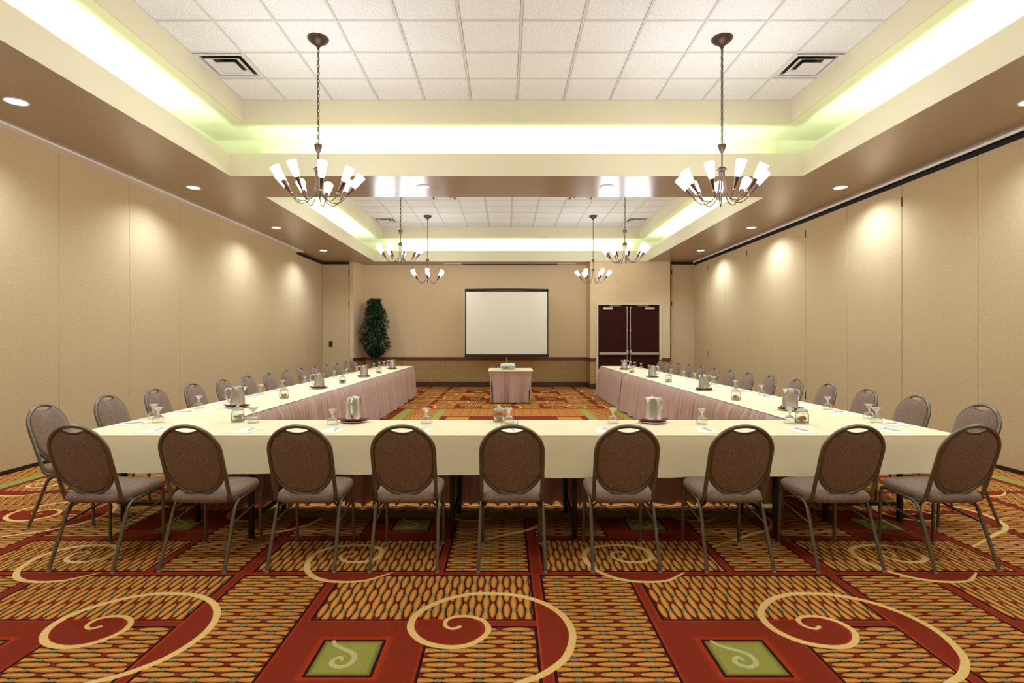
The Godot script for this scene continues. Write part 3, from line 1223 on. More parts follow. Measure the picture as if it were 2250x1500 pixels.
func mb_grid_closed(mb: MB, n: int, m: int, f: Callable) -> void:
	var ps := []
	for j in m:
		for i in n:
			ps.append(f.call(i, j))
	var base := mb.v.size()
	var cen := Vector3.ZERO
	for p in ps:
		cen += p / ps.size()
	for j in m:
		for i in n:
			var du: Vector3 = ps[j * n + (i + 1) % n] - ps[j * n + (i + n - 1) % n]
			var dv: Vector3 = ps[mini(j + 1, m - 1) * n + i] - ps[maxi(j - 1, 0) * n + i]
			var nn := du.cross(dv)
			if nn.length_squared() < 1e-14:
				var a: Vector3 = ps[j * n + i]
				var jj := 1 if j == 0 else m - 2
				nn = (a - cen)
				du = ps[jj * n + 1] - ps[jj * n]
				var dd: Vector3 = ps[jj * n + n / 3] - ps[jj * n]
				var q := du.cross(dd)
				nn = q if q.dot(a - cen) > 0 else -q
			nn = nn.normalized()
			if nn.dot(ps[j * n + i] - cen) < 0:
				nn = -nn
			mb.vert(ps[j * n + i], nn)
	for j in m - 1:
		for i in n:
			var k := (i + 1) % n
			mb.tri(base + j * n + i, base + (j + 1) * n + i, base + (j + 1) * n + k)
			mb.tri(base + j * n + i, base + (j + 1) * n + k, base + j * n + k)

func make_chair() -> Node3D:
	var t := thing("banquet_chair", Vector3.ZERO)
	# seat
	var out := []
	var n := 40
	for i in n:
		var w := TAU * i / n
		var c := cos(w)
		var s := sin(w)
		var x := signf(c) * pow(absf(c), 0.36) * 0.208
		var z := signf(s) * pow(absf(s), 0.36) * 0.215
		x *= 1.0 - 0.06 * (z / 0.215)
		out.append(Vector3(x, 0.42 - z * 0.03, z - 0.03))
	var seat := MB.new()
	cushion(seat, out, Vector3(0, 0.42, -0.03), Vector3.UP, [[0.0, -0.012], [0.7, -0.012], [0.93, -0.006], [0.985, 0.006], [1.0, 0.022], [0.985, 0.036], [0.93, 0.048], [0.8, 0.055], [0.5, 0.06], [0.0, 0.062]])
	put("seat", seat, M.fabric, t)
	# back pad: arched top with a hand slot, straight sides, round bottom
	var ol := []
	var hs := 0.745
	for i in 15:                                   # right shoulder down
		var w := PI * 0.5 - i / 14.0 * PI * 0.5
		var x := 0.181 * cos(w)
		if x < 0.078:
			continue
		ol.append(Vector2(x, hs + 0.159 * sin(w)))
	for i in 2:
		ol.append(Vector2(0.181, hs - 0.025 * (i + 1)))
	for i in range(1, 24):
		var w := i / 24.0 * PI
		ol.append(Vector2(0.181 * cos(w), 0.665 - 0.195 * sin(w)))
	for i in 2:
		ol.append(Vector2(-0.181, 0.675 + 0.025 * i))
	for i in 15:
		var w := PI - i / 14.0 * PI * 0.5
		var x := 0.181 * cos(w)
		if x > -0.078:
			continue
		ol.append(Vector2(x, hs + 0.159 * sin(w)))
	for i in range(1, 8):
		var u := -0.078 + 0.156 * i / 8.0
		ol.append(Vector2(u, 0.885 - 0.024 * (1.0 - pow(u / 0.078, 2.0))))
	var o3 := []
	for p in ol:
		o3.append(back_at(p.x, p.y))
	var pad := MB.new()
	cushion(pad, o3, back_at(0, 0.675), Vector3(0, 0.32, -0.95), [[0.0, -0.012], [0.6, -0.012], [0.93, -0.01], [0.985, -0.004], [1.0, 0.004], [0.985, 0.014], [0.93, 0.022], [0.7, 0.03], [0.4, 0.033], [0.0, 0.034]])
	put("backrest", pad, M.fabric, t)
	# hoop frame
	var hp := [Vector3(-0.188, 0.412, 0.05), Vector3(-0.19, 0.408, 0.105), Vector3(-0.191, 0.425, 0.135), back_at(-0.189, 0.47), back_at(-0.19, 0.56), back_at(-0.19, 0.66)]
	for i in range(0, 19):
		var w := PI - i / 18.0 * PI
		hp.append(back_at(0.19 * cos(w), hs + 0.167 * sin(w)))
	hp.append_array([back_at(0.19, 0.66), back_at(0.19, 0.56), back_at(0.189, 0.47), Vector3(0.191, 0.425, 0.135), Vector3(0.19, 0.408, 0.105), Vector3(0.188, 0.412, 0.05)])
	var hoop := MB.new()
	hoop.tube(smooth_path(hp), 0.0125, 10)
	put("back_frame", hoop, M.frame, t)
	var rim := MB.new()
	var rp := []
	for i in range(0, 21):
		var w := i / 20.0 * PI
		rp.append(back_at(0.186 * cos(w), 0.655 - 0.192 * sin(w), -0.002))
	var rr := []
	for i in 21:
		rr.append(0.0125 * sqrt(clampf(minf(i, 20 - i) / 4.0, 0.02, 1.0)))
	rim.tube(rp, rr, 8)
	put("pad_rim", rim, M.frame, t)
	var slot := MB.new()
	var sp := []
	for i in range(0, 9):
		var u := -0.085 + 0.17 * i / 8.0
		sp.append(back_at(u, 0.889 - 0.024 * (1.0 - pow(u / 0.085, 2.0))))
	slot.tube(sp, 0.006, 6)
	put("slot_trim", slot, M.frame, t)
	# one bent tube each side: rear leg, seat rail, front leg
	for s in [-1.0, 1.0]:
		var rl := MB.new()
		rl.tube(smooth_path([Vector3(s * 0.208, 0.012, 0.238), Vector3(s * 0.203, 0.2, 0.165), Vector3(s * 0.199, 0.34, 0.112), Vector3(s * 0.197, 0.383, 0.085), Vector3(s * 0.196, 0.4, 0.045)]), 0.0115, 9)
		var leg := put("leg", rl, M.frame, t)
		var gl := MB.new()
		gl.lathe([Vector2(0.0, 0.0), Vector2(0.011, 0.0), Vector2(0.0125, 0.004), Vector2(0.012, 0.014), Vector2(0.0, 0.014)], 12, Transform3D(Basis(), Vector3(s * 0.208, 0, 0.238)))
		put("glide", gl, M.glide, leg)
		var ra := MB.new()
		ra.tube([Vector3(s * 0.196, 0.4, 0.045), Vector3(s * 0.194, 0.414, -0.17)], 0.0115, 9)
		put("seat_rail", ra, M.frame, t)
		var fl := MB.new()
		fl.tube(smooth_path([Vector3(s * 0.194, 0.414, -0.17), Vector3(s * 0.194, 0.41, -0.205), Vector3(s * 0.195, 0.38, -0.225), Vector3(s * 0.197, 0.2, -0.232), Vector3(s * 0.199, 0.012, -0.238)]), 0.0115, 9)
		leg = put("leg", fl, M.frame, t)
		gl = MB.new()
		gl.lathe([Vector2(0.0, 0.0), Vector2(0.011, 0.0), Vector2(0.0125, 0.004), Vector2(0.012, 0.014), Vector2(0.0, 0.014)], 12, Transform3D(Basis(), Vector3(s * 0.199, 0, -0.238)))
		put("glide", gl, M.glide, leg)
		var st := MB.new()
		st.tube([Vector3(s * 0.2, 0.27, 0.138), Vector3(s * 0.196, 0.32, -0.226)], 0.007, 7)
		put("stretcher", st, M.frame, t)
		var br := MB.new()
		br.tube([Vector3(s * 0.199, 0.36, 0.1), Vector3(s * 0.12, 0.408, 0.05)], 0.007, 7)
		put("brace", br, M.frame, t)
	return t

func build_chairs() -> void:
	var c := make_chair()
	var used := [false]
	var cs := func(x: float, d: float, turn: float, label: String, group: String) -> void:
		var o: Node3D = copy(c, "banquet_chair", Vector3.ZERO) if used[0] else c
		used[0] = true
		o.position = P(x, 0, d)
		o.rotation.y = turn
		tag(o, label, "chair", group)
	var fx := [-2.598, -1.919, -1.26, -0.628, 0.042, 0.748, 1.445, 2.124, 2.83]
	var fa := [-4.0, -3.0, 0.0, 0.5, 0.0, 0.0, 1.0, 2.0, 4.0]
	for i in 9:
		var nm: String = "leftmost" if i == 0 else ("rightmost" if i == 8 else ("middle" if i == 4 else ORD[i]))
		var tail := " from the left" if i in [1, 2, 3, 5, 6, 7] else ""
		cs.call(fx[i], 3.642, deg_to_rad(fa[i]), "brown patterned chair, %s%s of the front row with backs to the camera" % [nm, tail], "chairs along the front table row")
	for i in 14:
		var jit := rng.randf_range(-2.5, 2.5)
		cs.call(-3.385, 4.41 + 0.693 * i, deg_to_rad(-90.0 + jit), "oval-backed brown chair, %s from the near end along the left table" % ORD[i], "chairs along the left table row")
	for i in 14:
		var jit := rng.randf_range(-2.5, 2.5)
		cs.call(3.505, 4.39 + 0.70 * i, deg_to_rad(90.0 + jit), "oval-backed brown chair, %s from the near end along the right table" % ORD[i], "chairs along the right table row")

func make_table(l: float, w: float) -> Node3D:
	# long side along x
	var t := thing("banquet_table", Vector3.ZERO)
	var tp := MB.new()
	tp.box(Vector3(0, 0.739, 0), Vector3(l, 0.022, w), 0.004)
	put("table_top", tp, M.plywood, t)
	var ap := MB.new()
	ap.box(Vector3(0, 0.712, -w * 0.5 + 0.06), Vector3(l - 0.3, 0.032, 0.03))
	put("rail", ap, M.plywood, t)
	ap = MB.new()
	ap.box(Vector3(0, 0.712, w * 0.5 - 0.06), Vector3(l - 0.3, 0.032, 0.03))
	put("rail", ap, M.plywood, t)
	for sx in [-1.0, 1.0]:
		for sz in [-1.0, 1.0]:
			var lg := MB.new()
			lg.box(Vector3(sx * (l * 0.5 - 0.43), 0.348, sz * (w * 0.5 - 0.075)), Vector3(0.036, 0.696, 0.036), 0.006)
			put("leg", lg, M.black, t)
		var br := MB.new()
		br.box(Vector3(sx * (l * 0.5 - 0.43), 0.66, 0), Vector3(0.03, 0.03, w - 0.19))
		put("brace", br, M.black, t)
		br = MB.new()
		br.box(Vector3(sx * (l * 0.5 - 0.43), 0.14, 0), Vector3(0.024, 0.024, w - 0.19))
		put("foot_bar", br, M.black, t)
	return t

func skirt(pts: Array, y_top: float, label: String, group: String, sd: int, depth := 1.0) -> void:
	# gathered cloth hung along a line of (X, d) points; the cloth lies on the left of the direction of travel
	var seglen := []
	var total := 0.0
	for i in pts.size() - 1:
		seglen.append((pts[i + 1] - pts[i]).length())
		total += seglen[i]
	var f := FastNoiseLite.new()
	f.seed = sd
	f.frequency = 1.0
	f.fractal_octaves = 1
	var nu := int(total / 0.006)
	var mb := MB.new()
	mb.grid(nu, 9, func(u: float, v: float) -> Vector3:
		var s := u * total
		var k := 0
		while k < seglen.size() - 1 and s > seglen[k]:
			s -= seglen[k]
			k += 1
		var a: Vector2 = pts[k]
		var b: Vector2 = pts[k + 1]
		var dir := (b - a).normalized()
		var nor := Vector2(-dir.y, dir.x)
		var p := a + dir * s
		var rc := 0.05                         # the cloth turns round the corners
		if k > 0 and s < rc:
			var pd: Vector2 = (a - pts[k - 1]).normalized()
			nor = (nor * (0.5 + 0.5 * s / rc) + Vector2(-pd.y, pd.x) * (0.5 - 0.5 * s / rc)).normalized()
		if k < seglen.size() - 1 and seglen[k] - s < rc:
			var nd: Vector2 = (pts[k + 2] - b).normalized()
			var e: float = (seglen[k] - s) / rc
			nor = (nor * (0.5 + 0.5 * e) + Vector2(-nd.y, nd.x) * (0.5 - 0.5 * e)).normalized()
		var drop := pow(v, 0.8)
		var su := u * total
		var ph := su * TAU / 0.2 + 3.6 * f.get_noise_1d(su * 2.4) + 0.8 * v * f.get_noise_1d(su * 3.0 + 50.0)
		var fine := absf(cos(su * TAU / 0.056 + 2.0 * f.get_noise_1d(su * 6.0 + 9.0)))
		var amp := 0.008 + 0.042 * drop
		amp *= depth * (0.95 + 1.0 * f.get_noise_1d(su * 5.1 + 20.0))
		var wave := 2.0 * pow(absf(cos(ph)), 0.75) - 1.0
		var off := 0.02 + 0.055 * drop + amp * wave + 0.009 * fine * (1.0 - v) * minf(1.0, v * 8.0)
		if v == 0.0:
			off = 0.006
		p += nor * off
		var y := lerpf(y_top, 0.027 + 0.006 * wave, v)
		return P(p.x, y, p.y), 1.0)
	var o := put("table_skirt", mb, M.skirt)
	tag(o, label, "table skirt", group)

func cloth(x0: float, x1: float, d0: float, d1: float, y: float, drops: Array, label: String, group: String, sd: int) -> void:
	# flat top with falls on the listed sides: [side, drop at start, drop at end]; sides: front (d0), left (x0), right (x1)
	var f := FastNoiseLite.new()
	f.seed = sd
	f.frequency = 1.2
	var mb := MB.new()
	mb.span(P(x0, y - 0.004, d0), P(x1, y, d1), 0.0015)
	for q in drops:
		var side: String = q[0]
		var a: Vector2
		var b: Vector2
		var nor: Vector2
		if side == "front":
			a = Vector2(x0, d0); b = Vector2(x1, d0); nor = Vector2(0, -1)
		elif side == "left":
			a = Vector2(x0, d0); b = Vector2(x0, d1); nor = Vector2(-1, 0)
		else:
			a = Vector2(x1, d0); b = Vector2(x1, d1); nor = Vector2(1, 0)
		var l := (b - a).length()
		for layer in 2:
			mb.grid(int(l / 0.04), 7, func(u: float, v: float) -> Vector3:
				var p := a.lerp(b, u)
				var s := u * l
				var wav: float = f.get_noise_2d(s * 1.4, v * 0.4) * 0.02 * v
				var off := 0.001 + 0.008 * sqrt(v) + wav - 0.0015 * layer
				if v == 0.0:
					off = -0.002
				p += nor * off
				var dr: float = lerpf(q[1], q[2], u) + 0.012 * f.get_noise_1d(s * 1.1 + 7.0)
				return P(p.x, y - 0.0015 - dr * v, p.y), 1.0 if layer == 0 else -1.0)
	var o := put("tablecloth", mb, M.linen)
	tag(o, label, "tablecloth", group)

func build_tables() -> void:
	var ax0 := -3.12
	var ax1 := -2.31
	var bx0 := 2.40
	var bx1 := 3.235
	var fd0 := 3.905
	var fd1 := 4.65
	var front := make_table(2.31, 0.735)
	var proto := make_table(2.42, 0.735)
	var fl: Array = [[-1.105, "left of the two banquet tables in the front row"], [1.225, "right of the two banquet tables in the front row"]]
	var spots := []
	for q in fl:
		spots.append([q[0], (fd0 + fd1) * 0.5 + 0.005, 0.0, q[1]])
	for i in 4:
		spots.append([(ax0 + ax1) * 0.5, 3.92 + 1.22 + 2.49 * i, PI / 2, "%s banquet table from the near end on the left arm" % ORD[i]])
		spots.append([(bx0 + bx1) * 0.5, 3.92 + 1.22 + 2.49 * i, PI / 2, "%s banquet table from the near end on the right arm" % ORD[i]])
	for k in spots.size():
		var s: Array = spots[k]
		var o: Node3D = [front, copy(front, "banquet_table", Vector3.ZERO) if k == 1 else null, proto][k] if k < 3 else copy(proto, "banquet_table", Vector3.ZERO)
		o.position = P(s[0], 0, s[1])
		o.rotation.y = s[2]
		tag(o, s[3] + ", under cream linen", "table", "banquet tables set in a U")
	# linen
	var g := "cream tablecloths on the U of tables"
	cloth(ax1 + 0.004, 0.10, fd0, fd1, TY, [["front", 0.262, 0.278]], "cream tablecloth on the left half of the front row", g, 31)
	cloth(0.104, bx0 - 0.004, fd0, fd1, TY, [["front", 0.298, 0.285]], "cream tablecloth on the right half of the front row", g, 32)
	var cut := [fd0, 6.08, 8.6, 11.15, 13.9]
	for i in 4:
		var y := TY - 0.0015 * (i % 2)
		var dl := [["left", 0.27, 0.27]]
		var dr := [["right", 0.27, 0.27]]
		if i == 0:
			dl.append(["front", 0.262, 0.262])
			dr.append(["front", 0.275, 0.268])
		cloth(ax0, ax1, cut[i], cut[i + 1] - 0.006, y, dl, "%s cream tablecloth from the near end of the left table arm" % ORD[i], g, 40 + i)
		cloth(bx0, bx1, cut[i], cut[i + 1] - 0.006, y, dr, "%s cream tablecloth from the near end of the right table arm" % ORD[i], g, 50 + i)
	# skirts on the inner sides
	var ys := TY - 0.006
	var gs := "dusty rose skirts inside the U of tables"
	skirt([Vector2(ax1, fd1), Vector2(0.15, fd1)], ys, "rose pleated skirt on the inner side of the front row, left half", gs, 61)
	skirt([Vector2(0.1, fd1), Vector2(bx0, fd1)], ys, "rose pleated skirt on the inner side of the front row, right half", gs, 62)
	for i in 4:
		var a := maxf(cut[i], fd1 + 0.06)
		var e := 0.05 if i < 3 else 0.0
		var lf := [Vector2(ax1, cut[i + 1] + e), Vector2(ax1, a)]
		var rf := [Vector2(bx0, a), Vector2(bx0, cut[i + 1] + e)]
		if i == 3:
			lf.push_front(Vector2(ax0, cut[4]))
			rf.append(Vector2(bx1, cut[4]))
		skirt(lf, ys, "dusty rose pleated skirt on the left table arm, %s from the near end" % ORD[i], gs, 70 + i)
		skirt(rf, ys, "dusty rose pleated skirt on the right table arm, %s from the near end" % ORD[i], gs, 80 + i)
	# projector table
	var pt := thing("projector_table", P(0.12, 0, 12.63))
	tag(pt, "small square table under a skirt in the middle of the room", "table")
	var b := MB.new()
	b.box(Vector3(0, 0.732, 0), Vector3(0.97, 0.024, 0.9), 0.004)
	put("table_top", b, M.plywood, pt)
	for sx in [-1.0, 1.0]:
		for sz in [-1.0, 1.0]:
			b = MB.new()
			b.box(Vector3(sx * 0.42, 0.36, sz * 0.39), Vector3(0.036, 0.72, 0.036), 0.005)
			put("leg", b, M.black, pt)
	b = MB.new()
	b.span(P(0.12 - 0.495, 0.745, 12.165), P(0.12 + 0.495, 0.75, 13.095), 0.002)
	b.span(P(0.12 - 0.495, 0.722, 12.163), P(0.12 + 0.495, 0.747, 12.168))
	tag(put("tablecloth", b, M.linen), "small white cloth on the projector table", "tablecloth")
	skirt([Vector2(-0.372, 13.09), Vector2(-0.372, 12.165), Vector2(0.612, 12.165), Vector2(0.612, 13.09)].duplicate(), 0.728, "short rose skirt round the projector table", "", 91, 0.55)

func build_screen() -> void:
	# projector
	var p := thing("projector", P(0.06, 0.751, 12.5))
	tag(p, "white projector on the small skirted table", "projector")
	var b := MB.new()
	b.box(Vector3(0, 0.075, 0), Vector3(0.33, 0.118, 0.28), 0.022)
	put("body", b, M.projector, p)
	b = MB.new()
	b.box(Vector3(-0.0, 0.05, 0.139), Vector3(0.3, 0.062, 0.008), 0.002)
	put("rear_panel", b, M.projector_grey, p)
	for q in [[-0.1, 0.055, 0.05, 0.022], [-0.035, 0.056, 0.06, 0.03], [0.02, 0.052, 0.03, 0.03], [-0.05, 0.028, 0.05, 0.012]]:
		b = MB.new()
		b.box(Vector3(q[0], q[1], 0.144), Vector3(q[2], q[3], 0.006))
		put("port", b, M.port, p)
	for sx in [-1.0, 1.0]:
		for sz in [-1.0, 1.0]:
			b = MB.new()
			b.lathe([Vector2(0.0, 0.0), Vector2(0.014, 0.0), Vector2(0.014, 0.018), Vector2(0.0, 0.018)], 10, Transform3D(Basis(), Vector3(sx * 0.13, 0, sz * 0.11)))
			put("foot", b, M.black, p)
	b = MB.new()
	b.lathe([Vector2(0.0, 0.0), Vector2(0.036, 0.0), Vector2(0.04, 0.03), Vector2(0.0, 0.03)], 18, Transform3D(Basis(Vector3.RIGHT, -PI / 2), Vector3(0.08, 0.075, -0.135)))
	put("lens", b, M.black, p)
	# tripod screen
	var d := 15.2
	var s := thing("projection_screen", P(0.041, 0, d))
	tag(s, "blank white projection screen with black border on a tripod", "screen")
	b = MB.new()
	b.span(Vector3(-1.112, 1.02, -0.004), Vector3(1.112, 2.745, 0.0))
	put("screen_cloth", b, M.screen, s)
	b = MB.new()
	b.span(Vector3(-1.145, 1.0, -0.003), Vector3(-1.112, 2.76, 0.002))
	b.span(Vector3(1.112, 1.0, -0.003), Vector3(1.145, 2.76, 0.002))
	b.span(Vector3(-1.145, 2.735, -0.003), Vector3(1.145, 2.765, 0.002))
	put("border", b, M.black, s)
	b = MB.new()
	var top := []
	for i in 13:
		var u := -1.15 + 2.3 * i / 12.0
		top.append(Vector3(u, 2.785 + 0.012 * (1.0 - pow(u / 1.15, 2.0)), 0.0))
	b.tube(top, 0.03, 8)
	put("top_bar", b, M.black, s)
	b = MB.new()
	b.box(Vector3(0, 0.978, 0.0), Vector3(2.32, 0.072, 0.075), 0.015)
	put("case", b, M.black, s)
	b = MB.new()
	b.tube([Vector3(0.0, 0.16, -0.07), Vector3(0.0, 2.86, -0.07)], 0.014, 10)
	b.box(Vector3(0, 2.83, -0.04), Vector3(0.05, 0.03, 0.08), 0.005)
	put("pole", b, M.satin, s)
	for k in 3:
		var w := TAU * k / 3.0 + PI / 6
		b = MB.new()
		b.tube([Vector3(0, 0.62, -0.07), Vector3(cos(w) * 0.46, 0.012, -0.07 + sin(w) * 0.46)], 0.011, 8)
		put("leg", b, M.satin, s)

func make_goblet() -> Node3D:
	# upside down: rim on the linen
	var t := thing("goblet", Vector3.ZERO)
	var b := MB.new()
	b.lathe([Vector2(0.0, 0.063), Vector2(0.018, 0.058), Vector2(0.0325, 0.047), Vector2(0.04, 0.032), Vector2(0.041, 0.016), Vector2(0.0385, 0.0), Vector2(0.0402, 0.0), Vector2(0.0427, 0.016), Vector2(0.0417, 0.032), Vector2(0.034, 0.0485), Vector2(0.02, 0.06), Vector2(0.0075, 0.067), Vector2(0.0, 0.0672)], 24)
	put("bowl", b, M.glass, t)
	b = MB.new()
	b.lathe([Vector2(0.0, 0.0674), Vector2(0.0075, 0.0674), Vector2(0.0065, 0.073), Vector2(0.009, 0.077), Vector2(0.0065, 0.081), Vector2(0.009, 0.087), Vector2(0.0, 0.087)], 14)
	put("stem", b, M.glass_foot, t)
	b = MB.new()
	b.lathe([Vector2(0.0, 0.0872), Vector2(0.009, 0.0872), Vector2(0.014, 0.098), Vector2(0.026, 0.111), Vector2(0.037, 0.119), Vector2(0.038, 0.122), Vector2(0.0, 0.121)], 24)
	put("foot", b, M.glass_foot, t)
	return t

func make_pitcher() -> Node3D:
	var t := thing("pitcher", Vector3.ZERO)
	var b := MB.new()
	b.lathe([Vector2(0.0, 0.0), Vector2(0.066, 0.0), Vector2(0.071, 0.006), Vector2(0.071, 0.02), Vector2(0.063, 0.12), Vector2(0.057, 0.172), Vector2(0.059, 0.186), Vector2(0.056, 0.186), Vector2(0.054, 0.172), Vector2(0.057, 0.12), Vector2(0.0, 0.118)], 28)
	put("body", b, M.steel, t)
	b = MB.new()
	b.face([Vector3(0.055, 0.187, -0.03), Vector3(0.09, 0.19, 0), Vector3(0.055, 0.187, 0.03)], Vector3.UP)
	b.face([Vector3(0.058, 0.187, -0.03), Vector3(0.09, 0.19, 0), Vector3(0.062, 0.145, 0)], Vector3(0.5, -0.3, -1))
	b.face([Vector3(0.058, 0.187, 0.03), Vector3(0.09, 0.19, 0), Vector3(0.062, 0.145, 0)], Vector3(0.5, -0.3, 1))
	put("spout", b, M.steel, t)
	b = MB.new()
	b.tube(smooth_path([Vector3(-0.062, 0.17, 0), Vector3(-0.095, 0.175, 0), Vector3(-0.118, 0.15, 0), Vector3(-0.112, 0.1, 0), Vector3(-0.09, 0.055, 0), Vector3(-0.075, 0.035, 0)], 0.012), 0.008, 8)
	put("handle", b, M.steel, t)
	b = MB.new()
	b.lathe([Vector2(0.056, 0.184), Vector2(0.045, 0.187), Vector2(0.01, 0.189), Vector2(0.008, 0.194), Vector2(0.011, 0.198), Vector2(0.0, 0.2)], 24)
	put("lid", b, M.steel, t)
	return t

func make_saucer() -> Node3D:
	var t := thing("saucer", Vector3.ZERO)
	var b := MB.new()
	b.lathe([Vector2(0.0, 0.0), Vector2(0.06, 0.0), Vector2(0.064, 0.003), Vector2(0.1, 0.009), Vector2(0.114, 0.013), Vector2(0.113, 0.0155), Vector2(0.1, 0.0145), Vector2(0.066, 0.0135), Vector2(0.0, 0.0135)], 32)
	put("dish", b, M.china, t)
	return t

func make_napkin() -> Node3D:
	# folded cloth pressed on the saucer; two corners stand out past its rim
	var t := thing("napkin", Vector3.ZERO)
	var b := MB.new()
	for layer in 2:
		b.grid(12, 12, func(u: float, v: float) -> Vector3:
			var x := (u - 0.5) * 0.2
			var z := (v - 0.5) * 0.2
			var r := Vector2(x, z).length()
			return Vector3(x, 0.0035 - 0.003 * layer + maxf(0.0, r - 0.085) * 0.3 + 0.0015 * sin(u * 9.0) * clampf(r * 12.0 - 0.8, 0.0, 1.0), z), -1.0 if layer == 0 else 1.0)
	put("cloth", b, M.napkin, t)
	return t

func make_jar() -> Node3D:
	var t := thing("candy_jar", Vector3.ZERO)
	var b := MB.new()
	b.lathe([Vector2(0.0, 0.0), Vector2(0.044, 0.0), Vector2(0.05, 0.006), Vector2(0.05, 0.075), Vector2(0.042, 0.088), Vector2(0.042, 0.095), Vector2(0.039, 0.095), Vector2(0.039, 0.087), Vector2(0.047, 0.074), Vector2(0.047, 0.012), Vector2(0.043, 0.006), Vector2(0.0, 0.006)], 24)
	put("jar_body", b, M.glass, t)
	b = MB.new()
	b.lathe([Vector2(0.0, 0.096), Vector2(0.045, 0.096), Vector2(0.046, 0.104), Vector2(0.034, 0.114), Vector2(0.012, 0.118), Vector2(0.01, 0.124), Vector2(0.015, 0.132), Vector2(0.0, 0.138)], 24)
	put("lid", b, M.glass_foot, t)
	return t

func candies(at: Vector3, m: Material, label: String, sd: int) -> void:
	var r := RandomNumberGenerator.new()
	r.seed = sd
	var b := MB.new()
	for i in 26:
		var w := r.randf() * TAU
		var q := sqrt(r.randf()) * 0.033
		var bs := Basis(Vector3(r.randf_range(-1, 1), r.randf_range(-1, 1), r.randf_range(-1, 1)).normalized(), r.randf() * 3.0)
		b.lathe([Vector2(0.0, -0.006), Vector2(0.008, -0.004), Vector2(0.01, 0.0), Vector2(0.008, 0.004), Vector2(0.0, 0.006)], 8, Transform3D(bs, Vector3(cos(w) * q, 0.017 + 0.026 * r.randf() + 0.004 * (i % 3), sin(w) * q)))
	var o := put("candies", b, m)
	o.position = at
	o.set_meta("kind", "stuff")
	tag(o, label, "candy")

